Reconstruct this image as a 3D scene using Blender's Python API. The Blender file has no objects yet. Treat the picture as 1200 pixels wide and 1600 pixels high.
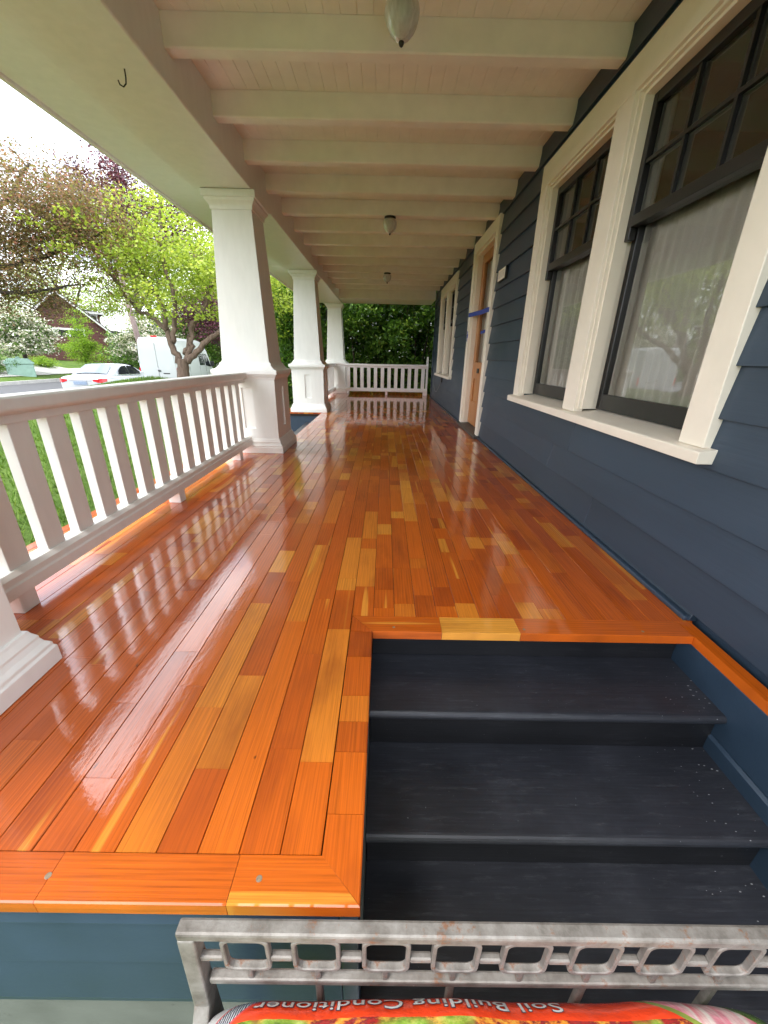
import bpy, math, random
import numpy as np
from mathutils import Vector, Matrix
R = math.radians
random.seed(7)
rng = np.random.default_rng(11)
scene = bpy.context.scene
col = scene.collection

# ------------------------------------------------------------------ camera
FPX, PITCH, ROLL, YAW, CAMZ = 602.0, R(21.78), R(1.18), R(-0.3), 0.90
cd = bpy.data.cameras.new('camera')
cam = bpy.data.objects.new('camera', cd)
col.objects.link(cam)
cd.sensor_fit = 'HORIZONTAL'
cd.sensor_width = 36.0
cd.lens = 36.0 * FPX / 1200.0
cd.clip_start = 0.02
cd.clip_end = 2000
rt = Vector((1, 0, 0)); fw = Vector((0, math.cos(PITCH), -math.sin(PITCH))); up = Vector((0, math.sin(PITCH), math.cos(PITCH)))
r2 = rt * math.cos(ROLL) + up * math.sin(ROLL)
u2 = up * math.cos(ROLL) - rt * math.sin(ROLL)
M = Matrix((r2, u2, -fw)).transposed().to_4x4()
cam.matrix_world = Matrix.Translation((0, 0, CAMZ)) @ Matrix.Rotation(YAW, 4, 'Z') @ M
scene.camera = cam

# ------------------------------------------------------------------ sky, sun, exposure
SUN_AZ, SUN_EL = R(230), R(65)        # azimuth clockwise from +Y: light comes from the street side, behind the camera
world = bpy.data.worlds.new('World'); scene.world = world; world.use_nodes = True
wn, wl = world.node_tree.nodes, world.node_tree.links
bg = wn['Background']; bg.inputs['Strength'].default_value = 0.15
sky = wn.new('ShaderNodeTexSky'); sky.sky_type = 'NISHITA'; sky.sun_disc = False
sky.sun_elevation = SUN_EL; sky.sun_rotation = SUN_AZ; sky.dust_density = 2.0; sky.air_density = 1.0
tcw = wn.new('ShaderNodeTexCoord')
cl = wn.new('ShaderNodeTexNoise'); cl.inputs['Scale'].default_value = 2.2; cl.inputs['Detail'].default_value = 6; cl.inputs['Roughness'].default_value = 0.6
mp = wn.new('ShaderNodeMapping'); mp.inputs['Scale'].default_value = (1, 1, 2.2)
wl.new(tcw.outputs['Generated'], mp.inputs['Vector']); wl.new(mp.outputs[0], cl.inputs['Vector'])
cr = wn.new('ShaderNodeValToRGB'); cr.color_ramp.elements[0].position = 0.30; cr.color_ramp.elements[1].position = 0.56
wl.new(cl.outputs['Fac'], cr.inputs['Fac'])
mx = wn.new('ShaderNodeMix'); mx.data_type = 'RGBA'
wl.new(cr.outputs['Color'], mx.inputs['Factor']); wl.new(sky.outputs[0], mx.inputs['A'])
mx.inputs['B'].default_value = (10.5, 10.8, 11.2, 1)
wl.new(mx.outputs['Result'], bg.inputs['Color'])
sd = bpy.data.lights.new('sun', 'SUN'); sun = bpy.data.objects.new('sun', sd); col.objects.link(sun)
sd.energy = 1.0; sd.angle = R(14); sd.color = (1.0, 0.95, 0.88)
sv = Vector((math.sin(SUN_AZ) * math.cos(SUN_EL), math.cos(SUN_AZ) * math.cos(SUN_EL), math.sin(SUN_EL)))
sun.rotation_euler = sv.to_track_quat('Z', 'Y').to_euler(); sun.location = (-20, -30, 40)
scene.view_settings.view_transform = 'Standard'; scene.view_settings.look = 'None'
scene.view_settings.exposure = 1.67; scene.view_settings.gamma = 1.0
scene.render.engine = 'CYCLES'
scene.cycles.use_denoising = True
scene.cycles.max_bounces = 9; scene.cycles.diffuse_bounces = 5; scene.cycles.glossy_bounces = 4
scene.cycles.transparent_max_bounces = 16; scene.cycles.sample_clamp_indirect = 8.0
scene.cycles.caustics_reflective = False; scene.cycles.caustics_refractive = False

# ------------------------------------------------------------------ materials
class NT:
    def __init__(s, name):
        s.m = bpy.data.materials.new(name); s.m.use_nodes = True
        s.n, s.l = s.m.node_tree.nodes, s.m.node_tree.links
        s.b = s.n['Principled BSDF']; s.out = s.n['Material Output']
    def node(s, t, **k):
        o = s.n.new(t)
        for a, v in k.items():
            if a in ('inp',):
                for i, w in v.items(): o.inputs[i].default_value = w
            else: setattr(o, a, v)
        return o
    def link(s, a, b): s.l.new(a, b)
    def coords(s, kind='world', scale=(1, 1, 1), add=None):
        src = s.node('ShaderNodeNewGeometry').outputs['Position'] if kind == 'world' else s.node('ShaderNodeTexCoord').outputs['Object']
        if add is not None:
            va = s.node('ShaderNodeVectorMath', operation='ADD'); s.link(src, va.inputs[0]); s.link(add, va.inputs[1]); src = va.outputs[0]
        mp = s.node('ShaderNodeMapping', inp={'Scale': scale}); s.link(src, mp.inputs['Vector'])
        return mp.outputs[0]
    def noise(s, vec, scale=5., detail=4., rough=.55):
        n = s.node('ShaderNodeTexNoise', inp={'Scale': scale, 'Detail': detail, 'Roughness': rough}); s.link(vec, n.inputs['Vector']); return n.outputs['Fac']
    def ramp(s, fac, stops):
        r = s.node('ShaderNodeValToRGB'); e = r.color_ramp.elements
        while len(e) < len(stops): e.new(0.5)
        for q, (p, c) in zip(e, stops):
            q.position = p; q.color = (*c, 1) if len(c) == 3 else c
        s.link(fac, r.inputs['Fac']); return r.outputs['Color']
    def mix(s, fac, a, b, mode='MIX'):
        m = s.node('ShaderNodeMix', data_type='RGBA', blend_type=mode)
        for sock, v in (('Factor', fac), ('A', a), ('B', b)):
            if hasattr(v, 'type') and hasattr(v, 'is_linked'): s.link(v, m.inputs[sock])
            elif sock == 'Factor': m.inputs[sock].default_value = v
            else: m.inputs[sock].default_value = (*v, 1)
        return m.outputs['Result']
    def math(s, op, a, b=0.0):
        m = s.node('ShaderNodeMath', operation=op)
        for i, v in enumerate((a, b)):
            if hasattr(v, 'is_linked'): s.link(v, m.inputs[i])
            else: m.inputs[i].default_value = v
        return m.outputs[0]
    def bump(s, h, strength=.2, dist=.01):
        b = s.node('ShaderNodeBump', inp={'Strength': strength, 'Distance': dist}); s.link(h, b.inputs['Height']); s.link(b.outputs[0], s.b.inputs['Normal']); return b
    def set(s, **k):
        for a, v in k.items():
            i = s.b.inputs[a.replace('_', ' ')]
            if hasattr(v, 'is_linked'): s.link(v, i)
            else: i.default_value = (*v, 1) if isinstance(v, tuple) and len(v) == 3 else v

def g3(a): return (a, a, a)
def paint(name, c, rough=.45, var=.08, bumps=.06, nscale=9., dirt=None, stretch=(1, 1, 1), spec=.5):
    t = NT(name); v = t.coords('world', stretch)
    n = t.noise(v, nscale, 5)
    c1 = tuple(x * (1 - var) for x in c); c2 = tuple(min(1, x * (1 + var)) for x in c)
    cc = t.ramp(n, [(.3, c1), (.7, c2)])
    if dirt:
        n2 = t.noise(t.coords('world', (1, 1, 1)), dirt[0], 8, .7)
        cc = t.mix(t.ramp(n2, [(dirt[1], g3(0)), (dirt[1] + .08, g3(1))]), cc, dirt[2])
    t.set(Base_Color=cc, Roughness=t.ramp(n, [(.2, g3(rough * .85)), (.8, g3(min(1, rough * 1.15)))]), Specular_IOR_Level=spec)
    if bumps: t.bump(t.noise(v, nscale * 12, 3), bumps, .004)
    return t.m
def plain(name, c, rough=.5, metal=0., **k):
    t = NT(name); t.set(Base_Color=c, Roughness=rough, Metallic=metal, **k); return t.m

def wood(name, axis='Y'):
    """varnished fir: per-board tone in attribute bd (r tone, g seed), grain along axis"""
    t = NT(name)
    at = t.node('ShaderNodeAttribute', attribute_name='bd', attribute_type='GEOMETRY')
    sp = t.node('ShaderNodeSeparateColor'); t.link(at.outputs['Color'], sp.inputs[0])
    tone, seed = sp.outputs[0], sp.outputs[1]
    sd_ = t.node('ShaderNodeCombineXYZ')
    for i, k in enumerate((13.0, 7.0, 31.0)): t.link(t.math('MULTIPLY', seed, k), sd_.inputs[i])
    def sc(a, l, z=1): return (a, l, z) if axis == 'Y' else (l, a, z)
    base = t.ramp(tone, [(0, (.14, .016, .002)), (.30, (.33, .050, .005)), (.62, (.53, .104, .006)), (.86, (.66, .240, .026)), (1, (.74, .36, .055))])
    # growth rings: distorted bands that run along the board
    vg = t.coords('world', sc(1, .035), sd_.outputs[0])
    warp = t.noise(t.coords('world', sc(6, .9), sd_.outputs[0]), 1.0, 3)
    w = t.node('ShaderNodeTexWave', wave_type='BANDS', bands_direction='X' if axis == 'Y' else 'Y', wave_profile='SAW', inp={'Scale': 26., 'Distortion': 5.5, 'Detail': 3., 'Detail Scale': 1.4})
    t.link(vg, w.inputs['Vector'])
    fine = t.noise(t.coords('world', sc(330, 5), sd_.outputs[0]), 1.0, 3, .6)
    stain = t.noise(t.coords('world', sc(5, 1.6), sd_.outputs[0]), 1.0, 5, .6)
    rmix = t.math('ADD', t.math('MULTIPLY', t.math('FRACT', t.math('MULTIPLY', seed, 17.3)), .60), .12)
    sap = t.noise(t.coords('world', sc(15, .7), sd_.outputs[0]), 1.0, 1, .4)
    base = t.mix(t.ramp(sap, [(.67, g3(0)), (.69, g3(.7))]), base, (.70, .29, .035))
    c = t.mix(rmix, base, t.ramp(w.outputs['Fac'], [(0, g3(.62)), (.55, g3(1.)), (.85, g3(1.12)), (1, g3(.55))]), 'MULTIPLY')
    c = t.mix(.55, c, t.ramp(fine, [(.28, g3(.42)), (.5, g3(.95)), (.7, g3(1.18))]), 'MULTIPLY')
    c = t.mix(t.ramp(stain, [(.53, g3(0)), (.76, g3(.70))]), c, (.16, .020, .003))
    big = t.noise(t.coords('world', (1.1, .45, 1)), 1.0, 4, .6)
    c = t.mix(t.ramp(big, [(.52, g3(0)), (.74, g3(.40))]), c, (.18, .022, .003))
    knot = t.noise(t.coords('world', sc(38, 14), sd_.outputs[0]), 1.0, 2, .5)
    c = t.mix(t.ramp(knot, [(.80, g3(0)), (.84, g3(.8))]), c, (.03, .008, .003))
    dustn = t.noise(t.coords('world', sc(60, 9), sd_.outputs[0]), 1.0, 6, .75)
    t.set(Base_Color=c, Roughness=.40, Specular_IOR_Level=.15, Coat_Weight=1.0, Coat_IOR=1.68,
          Coat_Roughness=t.ramp(dustn, [(.4, g3(.018)), (.78, g3(.085))]))
    peel = t.noise(t.coords('world', (1, 1, 1)), 55., 3, .5)
    roll = t.noise(t.coords('world', sc(14, 3), sd_.outputs[0]), 1.0, 3, .55)
    h = t.math('ADD', t.math('MULTIPLY', peel, .35), t.math('ADD', t.math('MULTIPLY', roll, 1.6), t.math('MULTIPLY', fine, .16)))
    b = t.node('ShaderNodeBump', inp={'Strength': .28, 'Distance': .0022}); t.link(h, b.inputs['Height'])
    t.link(b.outputs[0], t.b.inputs['Coat Normal'])
    b2 = t.node('ShaderNodeBump', inp={'Strength': .25, 'Distance': .002}); t.link(fine, b2.inputs['Height']); t.link(b2.outputs[0], t.b.inputs['Normal'])
    return t.m

def leafmat(name, stops, trans=.45, rough=.5):
    t = NT(name)
    at = t.node('ShaderNodeAttribute', attribute_name='bd', attribute_type='GEOMETRY')
    sp = t.node('ShaderNodeSeparateColor'); t.link(at.outputs['Color'], sp.inputs[0])
    c = t.ramp(sp.outputs[0], stops)
    t.set(Base_Color=c, Roughness=rough, Specular_IOR_Level=.35)
    tr = t.node('ShaderNodeBsdfTranslucent'); t.link(t.mix(.5, c, (1., 1., .35), 'MULTIPLY'), tr.inputs['Color'])
    ms = t.node('ShaderNodeMixShader', inp={0: trans}); t.link(t.b.outputs[0], ms.inputs[1]); t.link(tr.outputs[0], ms.inputs[2])
    t.link(ms.outputs[0], t.out.inputs['Surface'])
    return t.m

def glassmat(name, tint=(1, 1, 1), ior=2.05):
    t = NT(name)
    fr = t.node('ShaderNodeFresnel', inp={'IOR': ior})
    tr = t.node('ShaderNodeBsdfTransparent', inp={'Color': (*tint, 1)})
    gl = t.node('ShaderNodeBsdfGlossy', inp={'Roughness': .012})
    b = t.node('ShaderNodeBump', inp={'Strength': .05, 'Distance': .01}); t.link(t.noise(t.coords('world'), 3.5, 2), b.inputs['Height'])
    t.link(b.outputs[0], gl.inputs['Normal'])
    ms = t.node('ShaderNodeMixShader'); t.link(fr.outputs[0], ms.inputs[0]); t.link(tr.outputs[0], ms.inputs[1]); t.link(gl.outputs[0], ms.inputs[2])
    t.link(ms.outputs[0], t.out.inputs['Surface'])
    return t.m

MT = {}
MT['white'] = paint('white_paint', (.77, .765, .735), .42, .035, .03, 6., stretch=(3, 3, .8))
MT['ceil'] = paint('cream_ceiling_paint', (.83, .775, .70), .55, .05, .04, 7., stretch=(1, 1, 1))
MT['trim'] = paint('cream_trim_paint', (.79, .72, .61), .38, .04, .02, 7.)
def siding_mat():
    t = NT('blue_siding_paint'); v = t.coords('world', (1, .25, 1))
    n = t.noise(v, 5., 5); g = t.noise(t.coords('world', (40, 2.2, 60)), 1., 4, .6)
    c = t.ramp(n, [(.3, (.022, .037, .058)), (.7, (.030, .049, .075))])
    sp = t.noise(t.coords('world'), 42., 2, .5)
    c = t.mix(t.ramp(sp, [(.80, g3(0)), (.84, g3(.5))]), c, (.20, .21, .22))
    oi = t.node('ShaderNodeObjectInfo'); c = t.mix(1.0, c, t.ramp(oi.outputs['Random'], [(0, g3(.86)), (1, g3(1.16))]), 'MULTIPLY')
    t.set(Base_Color=c, Roughness=t.ramp(n, [(.2, g3(.36)), (.8, g3(.5))]), Specular_IOR_Level=.4)
    t.bump(g, .22, .004); return t.m
MT['blue'] = siding_mat()
MT['bluebright'] = paint('blue_skirt_paint', (.022, .040, .066), .38, .12, .1, 6., dirt=(9., .70, (.10, .13, .16)))
def step_mat(name='black_step_paint', worn=True):
    t = NT(name); v = t.coords('world')
    n = t.noise(v, 3.5, 6, .65)
    brush = t.noise(t.coords('world', (6, 190, 190)), 1., 4, .6)
    c = t.ramp(n, [(.25, (.013, .0145, .019)), (.55, (.020, .022, .029)), (.8, (.036, .039, .049))] if worn else [(.3, (.0065, .007, .009)), (.7, (.010, .0105, .013))])  # treads paler with wear; unworn risers also carry their shade in the darker colour
    c = t.mix(.5, c, t.ramp(brush, [(.3, g3(.55)), (.7, g3(1.45))]), 'MULTIPLY')
    # scuffs: chalky, mostly where feet and tools scraped
    sc = t.noise(t.coords('world', (9, 60, 40)), 1., 8, .8)
    c = t.mix(t.ramp(sc, [(.54, g3(0)), (.76, g3(.24 if worn else .08))]), c, (.17, .18, .20))
    vor = t.node('ShaderNodeTexVoronoi', inp={'Scale': 1.0, 'Randomness': 1.0}); t.link(t.coords('world', (38, 80, 40)), vor.inputs['Vector'])
    gate = t.noise(t.coords('world', (3.2, 3.2, 1)), 1., 4, .6)
    xs = t.node('ShaderNodeSeparateXYZ'); t.link(v, xs.inputs[0])
    right = t.math('MULTIPLY', t.math('SUBTRACT', xs.outputs[0], .60), .17)
    chip = t.math('LESS_THAN', vor.outputs['Distance'], t.math('ADD', t.math('MULTIPLY', t.math('SUBTRACT', gate, .56), .55), right))
    c = t.mix(t.math('MULTIPLY', chip, .6 if worn else .15), c, (.42, .43, .44))
    fsp = t.noise(v, 150., 2, .5)
    c = t.mix(t.ramp(fsp, [(.74, g3(0)), (.80, g3(.5))]), c, (.26, .27, .28))
    t.set(Base_Color=c, Roughness=t.ramp(n, [(.2, g3(.34)), (.8, g3(.50))]), Specular_IOR_Level=.5)
    t.bump(brush, .2, .002); return t.m
MT['step'] = step_mat()
MT['riser'] = step_mat('shaded_riser_paint', False)  # darker copy of the step paint: weaker light on the risers put into colour
MT['woodY'] = wood('varnished_fir_lengthwise', 'Y')
MT['woodX'] = wood('varnished_fir_crosswise', 'X')
MT['gap'] = plain('dark_joint', (.012, .006, .003), .9)
def doorwood():
    t = NT('oiled_door_wood')
    g = t.noise(t.coords('world', (60, 60, 3.5)), 1., 4, .6); n = t.noise(t.coords('world'), 3., 4)
    c = t.mix(.45, t.ramp(n, [(.3, (.36, .135, .035)), (.7, (.47, .20, .06))]), t.ramp(g, [(.3, g3(.6)), (.7, g3(1.15))]), 'MULTIPLY')
    t.set(Base_Color=c, Roughness=.34); return t.m
MT['door'] = doorwood()
MT['sash'] = paint('black_sash_paint', (.010, .009, .009), .35, .15, .08, 12.)
MT['glass'] = glassmat('window_glass')
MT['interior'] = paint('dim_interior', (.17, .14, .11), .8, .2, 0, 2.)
def curtain_mat():
    t = NT('sheer_curtain')
    v = t.noise(t.coords('world', (300, 300, 300)), 1., 2)
    t.set(Base_Color=t.ramp(v, [(.3, (.78, .70, .57)), (.7, (.88, .81, .69))]), Roughness=.85, Specular_IOR_Level=.1)
    tl = t.node('ShaderNodeBsdfTranslucent', inp={'Color': (.75, .66, .52, 1)}); tp = t.node('ShaderNodeBsdfTransparent')
    m1 = t.node('ShaderNodeMixShader', inp={0: .2}); t.link(t.b.outputs[0], m1.inputs[1]); t.link(tl.outputs[0], m1.inputs[2])
    m2 = t.node('ShaderNodeMixShader', inp={0: .05}); t.link(m1.outputs[0], m2.inputs[1]); t.link(tp.outputs[0], m2.inputs[2])
    t.link(m2.outputs[0], t.out.inputs['Surface']); return t.m
MT['curtain'] = curtain_mat()
MT['tape'] = plain('blue_tape', (.02, .045, .30), .6)
MT['plaque'] = paint('plaque_cream', (.60, .55, .48), .5, .2, 0, 60.)
MT['darkmetal'] = plain('dark_metal', (.03, .028, .025), .4, .6)
MT['sill'] = paint('dark_threshold', (.05, .045, .04), .5, .2, .1, 20.)
MT['conc'] = paint('concrete', (.095, .105, .09), .85, .2, .3, 5., dirt=(12., .60, (.05, .056, .045)))
MT['walk'] = paint('pale_concrete', (.46, .45, .42), .85, .12, .3, 4.)
MT['asphalt'] = paint('asphalt', (.075, .077, .082), .9, .2, .3, 8.)
def shade_glass():
    t = NT('frosted_shade_glass')
    n = t.noise(t.coords('object', (60, 60, 8)), 1., 3)
    t.set(Base_Color=t.ramp(n, [(.3, (.50, .47, .42)), (.7, (.66, .64, .60))]), Roughness=.3, Transmission_Weight=.25, IOR=1.45)
    t.bump(n, .25, .004); return t.m
MT['shade'] = shade_glass()
def bench_mat():
    t = NT('galvanised_rusty_iron')
    n = t.noise(t.coords('object'), 26., 6, .65); r = t.noise(t.coords('object'), 55., 7, .75); f = t.noise(t.coords('object'), 12., 3)
    c = t.ramp(n, [(.25, (.085, .074, .063)), (.5, (.19, .175, .158)), (.8, (.30, .29, .27))])
    rust = t.ramp(t.math('ADD', t.math('MULTIPLY', r, .75), t.math('MULTIPLY', f, .35)), [(.615, g3(0)), (.69, g3(.7))])
    c = t.mix(rust, c, (.20, .072, .022))
    wsp = t.noise(t.coords('object'), 70., 4, .6)
    c = t.mix(t.ramp(wsp, [(.72, g3(0)), (.78, g3(.8))]), c, (.62, .61, .60))
    t.set(Base_Color=c, Roughness=.55, Metallic=.35); t.bump(r, .35, .003); return t.m
MT['iron'] = bench_mat()
def bark(name, a, b):
    t = NT(name); v = t.coords('world', (1, 1, .25)); n = t.noise(v, 18., 6, .7)
    t.set(Base_Color=t.ramp(n, [(.3, a), (.7, b)]), Roughness=.9); t.bump(n, .8, .03); return t.m
MT['bark'] = bark('maple_bark', (.085, .055, .040), (.24, .165, .125))
MT['barkd'] = bark('dark_bark', (.03, .022, .018), (.09, .07, .055))
MT['maple'] = leafmat('maple_leaves', [(0, (.18, .26, .03)), (.5, (.36, .48, .065)), (1, (.58, .64, .14))], .5)
MT['bronze'] = leafmat('bronze_leaves', [(0, (.09, .075, .035)), (.35, (.20, .145, .08)), (.6, (.23, .23, .08)), (.85, (.33, .14, .11)), (1, (.46, .24, .20))], .5)
MT['purple'] = leafmat('purple_leaves', [(0, (.040, .014, .022)), (.6, (.12, .038, .060)), (1, (.25, .09, .13))], .35)
MT['dogwood'] = leafmat('dogwood_blossom', [(0, (.05, .11, .02)), (.45, (.12, .22, .04)), (.5, (.62, .58, .50)), (1, (.82, .80, .72))], .3)
MT['lime'] = leafmat('lime_leaves', [(0, (.13, .26, .015)), (1, (.33, .50, .05))], .5)
MT['shrub'] = leafmat('shrub_leaves', [(0, (.03, .085, .012)), (1, (.11, .22, .035))], .35)
MT['laurel'] = leafmat('laurel_leaves', [(0, (.036, .095, .014)), (.5, (.095, .21, .03)), (.85, (.21, .38, .06)), (1, (.38, .54, .10))], .42, .28)
MT['grassb'] = leafmat('grass_blades', [(0, (.070, .145, .020)), (.6, (.13, .24, .036)), (1, (.24, .34, .08))], .35)
def lawn_mat():
    t = NT('lawn'); v = t.coords('world'); n = t.noise(v, 1.3, 6, .6); f = t.noise(v, 45., 4, .7)
    c = t.mix(.5, t.ramp(n, [(.3, (.062, .120, .022)), (.7, (.130, .200, .042))]), t.ramp(f, [(.3, g3(.55)), (.7, g3(1.3))]), 'MULTIPLY')
    t.set(Base_Color=c, Roughness=.9, Specular_IOR_Level=.15); t.bump(f, .7, .05); return t.m
MT['lawn'] = lawn_mat()

# ------------------------------------------------------------------ mesh helpers
OFF = {}
def npmesh(name, V, F):
    """fast mesh from numpy quads"""
    me = bpy.data.meshes.new(name); V = np.asarray(V, np.float32); F = np.asarray(F, np.int32)
    me.vertices.add(len(V)); me.vertices.foreach_set('co', V.ravel())
    k = F.shape[1]; me.loops.add(F.size); me.loops.foreach_set('vertex_index', F.ravel())
    me.polygons.add(len(F)); me.polygons.foreach_set('loop_start', np.arange(0, F.size, k, dtype=np.int32))
    me.update(calc_edges=True); return me
def attr(me, data):
    a = me.attributes.new('bd', 'FLOAT_COLOR', 'POINT'); a.data.foreach_set('color', np.asarray(data, np.float32).ravel())
class MB:
    def __init__(s): s.v = []; s.f = []; s.c = []
    def quad(s, *p):
        i = len(s.v); s.v += [tuple(q) for q in p]; s.f.append(tuple(range(i, i + len(p)))); return s
    def box(s, x0, x1, y0, y1, z0, z1):
        i = len(s.v)
        s.v += [(x0, y0, z0), (x1, y0, z0), (x1, y1, z0), (x0, y1, z0), (x0, y0, z1), (x1, y0, z1), (x1, y1, z1), (x0, y1, z1)]
        s.f += [tuple(i + k for k in q) for q in ((0, 3, 2, 1), (4, 5, 6, 7), (0, 1, 5, 4), (1, 2, 6, 5), (2, 3, 7, 6), (3, 0, 4, 7))]; return s
    def prism(s, prof, axis, a, b):
        """extrude closed profile [(p,q)] along axis from a to b; X:(y,z) Y:(x,z) Z:(x,y)"""
        i = len(s.v); n = len(prof)
        mk = {'X': lambda p, q, t: (t, p, q), 'Y': lambda p, q, t: (p, t, q), 'Z': lambda p, q, t: (p, q, t)}[axis]
        for t in (a, b): s.v += [mk(p, q, t) for p, q in prof]
        s.f += [(i + k, i + (k + 1) % n, i + n + (k + 1) % n, i + n + k) for k in range(n)]
        s.f += [tuple(i + k for k in reversed(range(n))), tuple(i + n + k for k in range(n))]; return s
    def rings(s, rings, cap=True, closed=True):
        i = len(s.v); n = len(rings[0])
        for r in rings: s.v += [tuple(p) for p in r]
        for j in range(len(rings) - 1):
            for k in range(n if closed else n - 1):
                s.f.append((i + j * n + k, i + j * n + (k + 1) % n, i + (j + 1) * n + (k + 1) % n, i + (j + 1) * n + k))
        if cap:
            s.f.append(tuple(i + k for k in reversed(range(n)))); s.f.append(tuple(i + (len(rings) - 1) * n + k for k in range(n)))
        return s
    def square(s, cx, cy, prof):
        return s.rings([[(cx - h, cy - h, z), (cx + h, cy - h, z), (cx + h, cy + h, z), (cx - h, cy + h, z)] for h, z in prof])
    def tube(s, pts, r, n=8):
        pts = [Vector(p) for p in pts]; rs = r if isinstance(r, (list, tuple)) else [r] * len(pts); out = []
        for k, p in enumerate(pts):
            d = (pts[min(k + 1, len(pts) - 1)] - pts[max(k - 1, 0)]).normalized()
            a = d.orthogonal().normalized() if k == 0 else (a - d * a.dot(d)).normalized()
            b = d.cross(a)
            out.append([p + (a * math.cos(2 * math.pi * j / n) + b * math.sin(2 * math.pi * j / n)) * rs[k] for j in range(n)])
        return s.rings(out)
    def lathe(s, prof, cx, cy, n=20):
        return s.rings([[(cx + r * math.cos(2 * math.pi * j / n), cy + r * math.sin(2 * math.pi * j / n), z) for j in range(n)] for r, z in prof])
def tag(o, label=None, cat=None, group=None, kind=None):
    for k, v in (('label', label), ('category', cat), ('group', group), ('kind', kind)):
        if v: o[k] = v
    return o
def thing(name, loc, label, cat, group=None, rz=0., local=False, kind=None):
    o = bpy.data.objects.new(name, None); o.empty_display_size = .1; col.objects.link(o)
    o.location = loc; o.rotation_euler.z = rz
    OFF[o] = Vector((0, 0, 0)) if local else Vector(loc)
    return tag(o, label, cat, group, kind)
def link(o, parent): col.objects.link(o); o.parent = parent; return o
def build(mb, name, mat, parent=None, bevel=0., smooth=False, center=True, seg=2, solid=None):
    """mesh object; coordinates are in the parent's frame (see thing); origin at the bounding-box centre"""
    off = OFF.get(parent, Vector((0, 0, 0))) if parent else Vector((0, 0, 0))
    V = np.array(mb.v, float)
    c = Vector(((V.min(0) + V.max(0)) / 2)) if center else Vector((0, 0, 0))
    me = bpy.data.meshes.new(name); me.from_pydata((V - np.array(c)).tolist(), [], mb.f); me.update()
    if mb.c: attr(me, mb.c)
    o = bpy.data.objects.new(name, me); me.materials.append(mat); link(o, parent)
    o.location = c - off; OFF[o] = c
    if smooth: me.polygons.foreach_set('use_smooth', [True] * len(me.polygons))
    if solid: md = o.modifiers.new('solid', 'SOLIDIFY'); md.thickness = solid
    if bevel:
        md = o.modifiers.new('bevel', 'BEVEL'); md.width = bevel; md.segments = seg; md.limit_method = 'ANGLE'; md.angle_limit = R(35)
    return o
def copy_tree(o, parent=None):
    c = o.copy(); col.objects.link(c); c.parent = parent
    for ch in list(o.children): copy_tree(ch, c)
    return c

# ------------------------------------------------------------------ terrain
XP = [-400, -60, -30, -25, -22, -20.5, -19.5, -19.4, -10.7, -10.6, -9, -7, -5.6, -3.4, -2.2, -1.7, 30, 400]
ZP = [3.0, 2.0, .32, .12, -.35, -.56, -.62, -.78, -1.06, -.95, -.52, -.02, .08, -.30, -.60, -.66, -.66, -.66]
def gz(x, y):
    z = np.interp(x, XP, ZP)
    b = np.exp(-((x + 5.9) / 2.4) ** 2)
    return z + .26 * np.exp(-((x + 5.3) / 1.7) ** 2 - ((y - 9.7) / 1.5) ** 2) + b * (-.16 * np.clip((y - 14) / 8, 0, 1) + .03 * np.sin(y * .9))
xs = np.unique(np.concatenate([np.linspace(-400, -60, 12), np.linspace(-60, -20.5, 24), XP, np.linspace(-10.6, -1.7, 40), np.linspace(-1.7, 400, 20)]))
ys = np.concatenate([np.linspace(-300, -8, 10), np.linspace(-7, 30, 75), np.linspace(33, 600, 24)])
gx, gy = np.meshgrid(xs, ys); V = np.stack([gx, gy, gz(gx, gy)], -1).reshape(-1, 3)
nx, ny = len(xs), len(ys); I = np.arange(nx * ny).reshape(ny, nx)
F = np.stack([I[:-1, :-1], I[:-1, 1:], I[1:, 1:], I[1:, :-1]], -1).reshape(-1, 4)
me = npmesh('ground', V, F); me.polygons.foreach_set('use_smooth', [True] * len(F)); me.materials.append(MT['lawn'])
tag(link(bpy.data.objects.new('ground', me), None), 'grassy ground of the neighbourhood', None, None, 'structure')
def strip(name, x0, x1, y0, y1, lift, mat, n=40, nxs=2):
    V = []; F = []
    for j in range(n + 1):
        y = y0 + (y1 - y0) * j / n
        for i in range(nxs + 1):
            x = x0 + (x1 - x0) * i / nxs; V.append((x, y, float(gz(x, y)) + lift))
    w = nxs + 1
    F = [(j * w + i, j * w + i + 1, (j + 1) * w + i + 1, (j + 1) * w + i) for j in range(n) for i in range(nxs)]
    mb = MB(); mb.v = V; mb.f = F; o = build(mb, name, mat); o['kind'] = 'structure'; return o
strip('road', -19.38, -10.72, -60, 260, .006, MT['asphalt'], 60, 4)
def kerb(name, x0, x1):
    mb = MB()
    for j in range(40):
        y0, y1 = -60 + j * 8, -60 + j * 8 + 7.97
        a = float(gz((x0 + x1) / 2, 0)); mb.prism([(x0, -1.3), (x1, -1.3), (x1, a + .02), (x0, a + .02)], 'Y', y0, y1)
    o = build(mb, name, MT['walk'], bevel=.02); o['kind'] = 'structure'
def sidewalk(name, x0, x1):
    o = strip(name, x0, x1, -60, 160, .03, MT['walk'], 120, 2)
sidewalk('sidewalk', -22.6, -21.0)
dr = strip('driveway', -31.0, -21.0, 25.8, 29.2, .045, MT['walk'], 8, 12)
kb = MB()
for j in range(110):
    y0 = -60 + j * 2.0
    for (x0, x1, zt) in ((-19.52, -19.37, -.60), (-10.74, -10.58, -.93)):
        kb.box(x0, x1, y0, y0 + 1.985, -1.3, zt)
o = build(kb, 'kerb', MT['walk']); o['kind'] = 'structure'
# concrete walk at the foot of the near steps, under the bench
o = build(MB().box(-.06, 2.4, -3.0, .45, -.70, -.648), 'front_path', MT['walk'], bevel=.01); o['kind'] = 'structure'
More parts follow.
